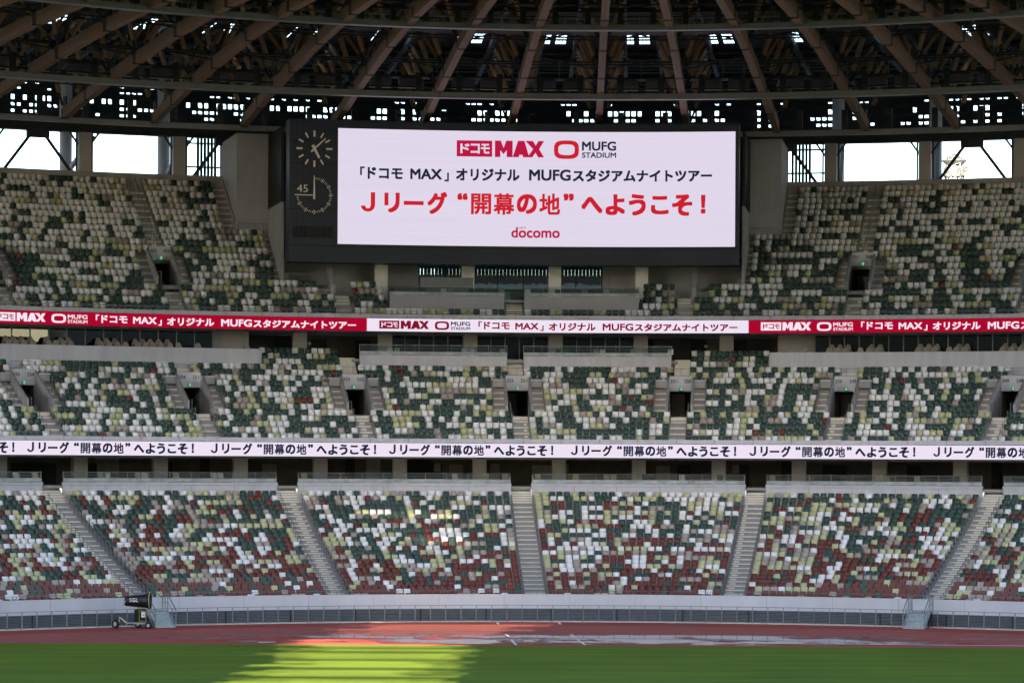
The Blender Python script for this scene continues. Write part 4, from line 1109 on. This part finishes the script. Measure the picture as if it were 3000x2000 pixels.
# ------------------------------------------------------------------ seats: the nearest 300 as things, the rest as one
cand = []
for j, (tier, i, t, c) in enumerate(SEATS):
    if tier is T1 and 1 <= i <= 4:
        p = P(tier.r(i), t, tier.z(i) + .6); x, y = proj(p)
        if 4 < x < 2996: cand.append((p[1] + i * .0, j))
cand.sort(); near = set(j for _, j in cand[:300])
AN = ['far left lower stairs', 'left lower stairs', 'centre lower stairs', 'right lower stairs', 'far right lower stairs']
rows = {}
for j in near: rows.setdefault(SEATS[j][1], []).append(j)
for i, js in rows.items():
    js.sort(key=lambda j: SEATS[j][2])
    allrow = sorted([j for j, s in enumerate(SEATS) if s[0] is T1 and s[1] == i], key=lambda j: SEATS[j][2])
    for j in js:
        t, c = SEATS[j][2], SEATS[j][3]
        best = min(range(1, 6), key=lambda q: abs(A1[q] - t)); s = t > A1[best]
        n = sum(1 for q in allrow if (A1[best] < SEATS[q][2] <= t) or (t <= SEATS[q][2] < A1[best]))
        o = empty('stadium_seat', P(T1.r(i), t, T1.z(i)), -t, f'{COLN[c]} seat in the {ordw(i + 1)} row, {ordw(n)} {"right" if s else "left"} of the {AN[best - 1]}', 'seat', 'stadium seats')
        for m, nm in ((SHM[c], 'shell'), (SFM, 'frame')):
            q = bpy.data.objects.new(nm, m); C.objects.link(q); q.parent = o
bv = np.array([tuple(v) for v in SH.v] + [tuple(v) for v in SF.v]); ns = len(SH.v)
bf = [f for f in SH.f] + [tuple(a + ns for a in f) for f in SF.f]; bm = [0] * len(SH.f) + [5 + m for m in SF.m]
rest = [s for j, s in enumerate(SEATS) if j not in near]
vs = np.empty((len(rest), len(bv), 3))
for k, (tier, i, t, c) in enumerate(rest):
    p = P(tier.r(i), t, tier.z(i)); cs, sn = cos(-t), sin(-t)
    vs[k, :, 0] = p[0] + bv[:, 0] * cs - bv[:, 1] * sn; vs[k, :, 1] = p[1] + bv[:, 0] * sn + bv[:, 1] * cs; vs[k, :, 2] = p[2] + bv[:, 2]
me = bpy.data.meshes.new('seat_rows'); nv = len(rest) * len(bv); nf = len(rest) * len(bf)
lv = np.array([a for f in bf for a in f]); ls = np.array([len(f) for f in bf])
me.vertices.add(nv); me.vertices.foreach_set('co', vs.ravel())
loops = (lv[None, :] + (np.arange(len(rest)) * len(bv))[:, None]).ravel()
me.loops.add(len(loops)); me.loops.foreach_set('vertex_index', loops.astype(np.int32))
tot = np.tile(ls, len(rest)); st = np.concatenate([[0], np.cumsum(tot)[:-1]])
me.polygons.add(nf); me.polygons.foreach_set('loop_start', st.astype(np.int32)); me.polygons.foreach_set('loop_total', tot.astype(np.int32))
mi = np.array([[(rest[k][3] if m == 0 else m) for m in bm] for k in range(len(rest))]).ravel()
me.polygons.foreach_set('material_index', mi.astype(np.int32))
for m in SEATM: me.materials.append(m)
me.update(calc_edges=True); me.validate()
o = bpy.data.objects.new('seat_rows', me); C.objects.link(o)
tag(o, 'all the other white, green, lime, beige and brown seats of the three tiers', 'seats', 'stadium seats', 'stuff')

# ------------------------------------------------------------------ beyond the stand: shrubs behind the glass, antenna tower
def shrub(px, r, z, w_, h_, label, n=260):
    t = at(px, 850, r)[0]; root = empty('shrub', P(r, t, z), 0, label, 'shrub', 'shrubs behind the concourse glass')
    mb = MB(); rnd = random.Random(int(px))
    for k in range(n):
        a, e = rnd.uniform(0, 2 * pi), rnd.random() ** .5
        c = Vector((cos(a) * e * w_ / 2, sin(a) * e * .5, h_ * rnd.uniform(.12, 1) * (1 - .35 * e * rnd.random())))
        d = Vector((rnd.uniform(-1, 1), rnd.uniform(-1, 1), rnd.uniform(-.3, .9))).normalized(); u = d.cross(Vector((0, 0, 1)) if abs(d.z) < .9 else Vector((1, 0, 0))).normalized()
        s = rnd.uniform(.06, .13)
        mb.add([c - u * s * .5, c + d * s * 1.4, c + u * s * .5, c - d * s * .3], [(0, 1, 2, 3)])
    mb.build('foliage', 'leaf', root, True)
    mb = MB()
    for k in range(6): mb.bar((rnd.uniform(-.3, .3) * w_, rnd.uniform(-.2, .2), 0), (rnd.uniform(-.4, .4) * w_, rnd.uniform(-.3, .3), h_ * .8), .03, .03)
    mb.build('stem', 'timber', root, True)
for px, wd, hh, lb in ((1415, 3.0, 1.25, 'low bright green shrub seen through the glass left of the centre stairs'), (1462, 2.0, 1.15, 'green shrub behind the glass next to the left edge of the centre stairs'), (1512, 1.7, 1.2, 'leafy dark green shrub straight behind the top of the centre stairs')):
    shrub(px, 113.2, 23.7, wd, hh, lb, 700)
tag(MB().pbox(112.2, 114.4, TC - .045, TC + .007, 22.3, 23.72).build('planter', 'cheek'), 'long grey planter box holding the shrubs outside the concourse glass', 'planter')
pb = MB(); pb.pbox(113.0, 113.4, TC + .008, TC + .10, 22.3, 24.55); tag(pb.build('planter_wall', 'timber2'), 'low orange brown wall behind the glass right of the centre stairs', 'wall')
tag(MB().pbox(126, 126.3, TC - .3, TC + .3, 20, 26.65).build('garden_wall', 'cheek'), 'grey garden wall outside the concourse, behind the shrubs below the scoreboard', 'wall')
sc_ = empty('slat_screen', P(111, TC, 22.3), 0, 'dark vertical slat screen outside the concourse glass below the scoreboard', 'screen')
mb = MB(); rnd = random.Random(3)
for k in range(int(.4 * 111 / .30)):
    t = TC - .2 + k * .30 / 111
    mb.abox(111, 111.1, t, -.143, .143, 24.95 + rnd.uniform(-.1, .1), 28) if rnd.random() < .93 else mb.abox(111, 111.1, t, -.115, .115, 25.4 + rnd.uniform(-.2, .3), 28)
mb.pbox(111.12, 111.2, TC - .2, TC + .2, 24.3, 24.5); mb.pbox(111.12, 111.2, TC - .2, TC + .2, 25.45, 25.6); mb.build('slat', 'darksteel', sc_)
tc = (0, 0); T_ = gp(2796, 440); 
dist = 1100.; u = (2796 - 1500 + ROLL * (440 - YH)) / F
bx, by = u * dist, dist
zt = lambda py: H - (py - ROLL * 1296 - YH) / F * dist
at_ = empty('antenna_tower', (bx, by, 0), 0, 'pale lattice antenna tower with round platforms, far away through the right opening', 'tower')
mb = MB()
for k in range(6):
    a = pi / 3 * k
    mb.bar((cos(a) * 6.5, sin(a) * 6.5, 0), (cos(a) * 3.6, sin(a) * 3.6, zt(478)), .45, .45)
for j in range(10):
    za, zb = zt(600) + (zt(478) - zt(600)) * j / 10, zt(600) + (zt(478) - zt(600)) * (j + 1) / 10
    for k in range(6):
        a, b_ = pi / 3 * k, pi / 3 * (k + 1); mb.bar((cos(a) * 4, sin(a) * 4, za), (cos(b_) * 4, sin(b_) * 4, zb), .25, .25); mb.bar((cos(a) * 4, sin(a) * 4, zb), (cos(b_) * 4, sin(b_) * 4, zb), .2, .2)
mb.build('lattice', 'tower', at_, True)
mb = MB()
for y, r in ((473, 5.0), (519, 4.2)): mb.tube((0, 0, zt(y)), (0, 0, zt(y - 4)), r, 20)
for y, r, h in ((473, 5.2, 1.2), (519, 4.4, 1.2)):
    for k in range(20): a = 2 * pi * k / 20; mb.bar((cos(a) * r, sin(a) * r, zt(y - 3)), (cos(a) * r, sin(a) * r, zt(y - 3) + h), .12, .12)
    mb.lathe([(-.1, r), (-.1, r + .15), (.1, r + .15), (.1, r)], (0, 0, zt(y - 3) + h), (0, 0, 1), 24)
mb.lathe([(0, 5.0), (zt(462) - zt(473), 3.0)], (0, 0, zt(473)), (0, 0, -1), 20)
mb.build('platform', 'tower', at_, True)
mb = MB(); zz = zt(470); hh = zt(450) - zt(470)
mb.lathe([(0, 3.4), (hh * .5, 3.0), (hh * .85, 1.6), (hh, .4), (zt(428) - zt(470), .25)], (0, 0, zz), (0, 0, 1), 20); mb.build('dome', 'tower', at_, True)
mb = MB()
for dx, y in ((-4, 500), (4.2, 498), (3.2, 508), (-3.2, 512), (1.5, 503)): mb.lathe([(0, .1), (.5, .9), (.7, 1.3)], (dx, -3.4, zt(y)), (0, -1, 0), 14)
mb.build('dish', 'tower', at_, True)

# ------------------------------------------------------------------ added light blocker behind the camera: shades the bowl, slots let sun patches through
YO = -40.0
def hole(x0, x1, y, z=0):
    return (x0 - SX * (y - YO), x1 - SX * (y - YO), z + TE * (y - YO))
def zat(y, z=0): return z + TE * (y - YO)
rnd = random.Random(5)
HOLES = []
def strips(f, y0, y1, dy, jit, z=0, zslope=0):
    """slots whose light lands from depth y0 to y1; f gives their left and right end on the ground"""
    y = y0
    while y < y1:
        a, b_ = f(y); a += rnd.uniform(-jit, jit); b_ += rnd.uniform(-jit, jit)
        HOLES.append((a - SX * (y - YO), b_ - SX * (y - YO), zat(y, z + (y - y0) * zslope), zat(min(y + dy, y1), z + (y - y0) * zslope) - .002)); y += dy
def lerp(a, b_, f): return a + (b_ - a) * f
strips(lambda y: (lerp(-12.0, -11.4, (y - 116) / 35), lerp(-4.6, -3.2, (y - 116) / 35)), 112, 151, .4, 1.9)
strips(lambda y: (lerp(-11.6, -8.6, (y - 151) / 22), lerp(-3.2, 1.8, (y - 151) / 22)), 151, 172.0, .35, 1.6)
def spot(px0, px1, py0, py1, y, duty, skew=0):
    """one lit patch on an upright or stepped surface at depth y, between photo pixels"""
    n = int((gz(py0, y) - gz(py1, y)) / .17) + 1
    for k in range(n):
        za = gz(py1, y) + k * .17; sh = skew * (.5 - (k + .5) / n) * 2
        xa, xb = [(q + sh + rnd.uniform(-14, 14) - 1500) / F * y for q in (px0, px1)]
        HOLES.append((xa - SX * (y - YO), xb - SX * (y - YO), zat(y, za), zat(y, za + .17 * duty)))
def gz(py, y): return H - (py - YH) / F * y
spot(1050, 1320, 1474, 1500, 187.5, .15, 12); spot(1130, 1340, 1534, 1548, 186, .12); spot(1215, 1370, 1556, 1592, 184.5, .17, 25)
for k in range(5): spot(1432 - 3 * k, 1500 + 44 * k, 1744 + k * 7, 1751 + k * 7, 175, .05)
spot(1425, 1500, 1692, 1708, 177, .09)
spot(599, 604, 1105, 1200, 199, .12)
op = empty('sun_blocker', (0, YO, 0), 0, 'added tall grey wall with slots behind the camera, blocking and shaping the sunlight', 'grandstand')
mb = MB(); ZT = 112.
zs_ = sorted({0., ZT} | {z for q in HOLES for z in q[2:]})
for c, d in zip(zs_[:-1], zs_[1:]):
    if d - c < 1e-4: continue
    z = (c + d) / 2; iv = sorted((q[0], q[1]) for q in HOLES if q[2] < z < q[3]); x = -170.
    for a, b_ in iv:
        if a > x: mb.box(((x + a) / 2, YO, z), (a - x, .06, d - c))
        x = max(x, b_)
    mb.box(((x + 170) / 2, YO, z), (170 - x, .06, d - c))
mb.build('wall', 'blocker_grey', op)  # unseen wall, slotted to throw the chosen sun patches
mb = MB()
for y, wd in ((149.6, 1.0), (146.4, 1.1), (140.8, 1.2), (134.8, 1.3), (129.2, 1.5), (123, 1.6), (171.8, 1.2), (169.5, 1.6), (167.2, 1.3), (164.9, 1.7), (162.6, 1.4), (160.4, 1.2), (157.8, .8), (154.6, .5)):
    mb.box((-8 - SX * (y - YO), YO - .6, zat(y)), (22, .06, wd * TE))
mb.build('slat', 'darksteel', op)  # added slats that cast the dark streaks across the lit ground
mb = MB(); mb.hexa([(-170, YO + .3, 81), (170, YO + .3, 81), (170, 85, 54), (-170, 85, 54), (-170, YO + .3, 83), (170, YO + .3, 83), (170, 85, 55.5), (-170, 85, 55.5)]); mb.build('roof', 'blocker_grey', op)  # added slab, sloped to cut sky light yet clear the sun rays
for o in bpy.data.objects:
    if o.parent is None and o.type in ('MESH', 'EMPTY') and 'label' not in o and o.get('kind') != 'structure': print('NOLABEL', o.name)
print('seats', len(SEATS), 'objects', len(bpy.data.objects))
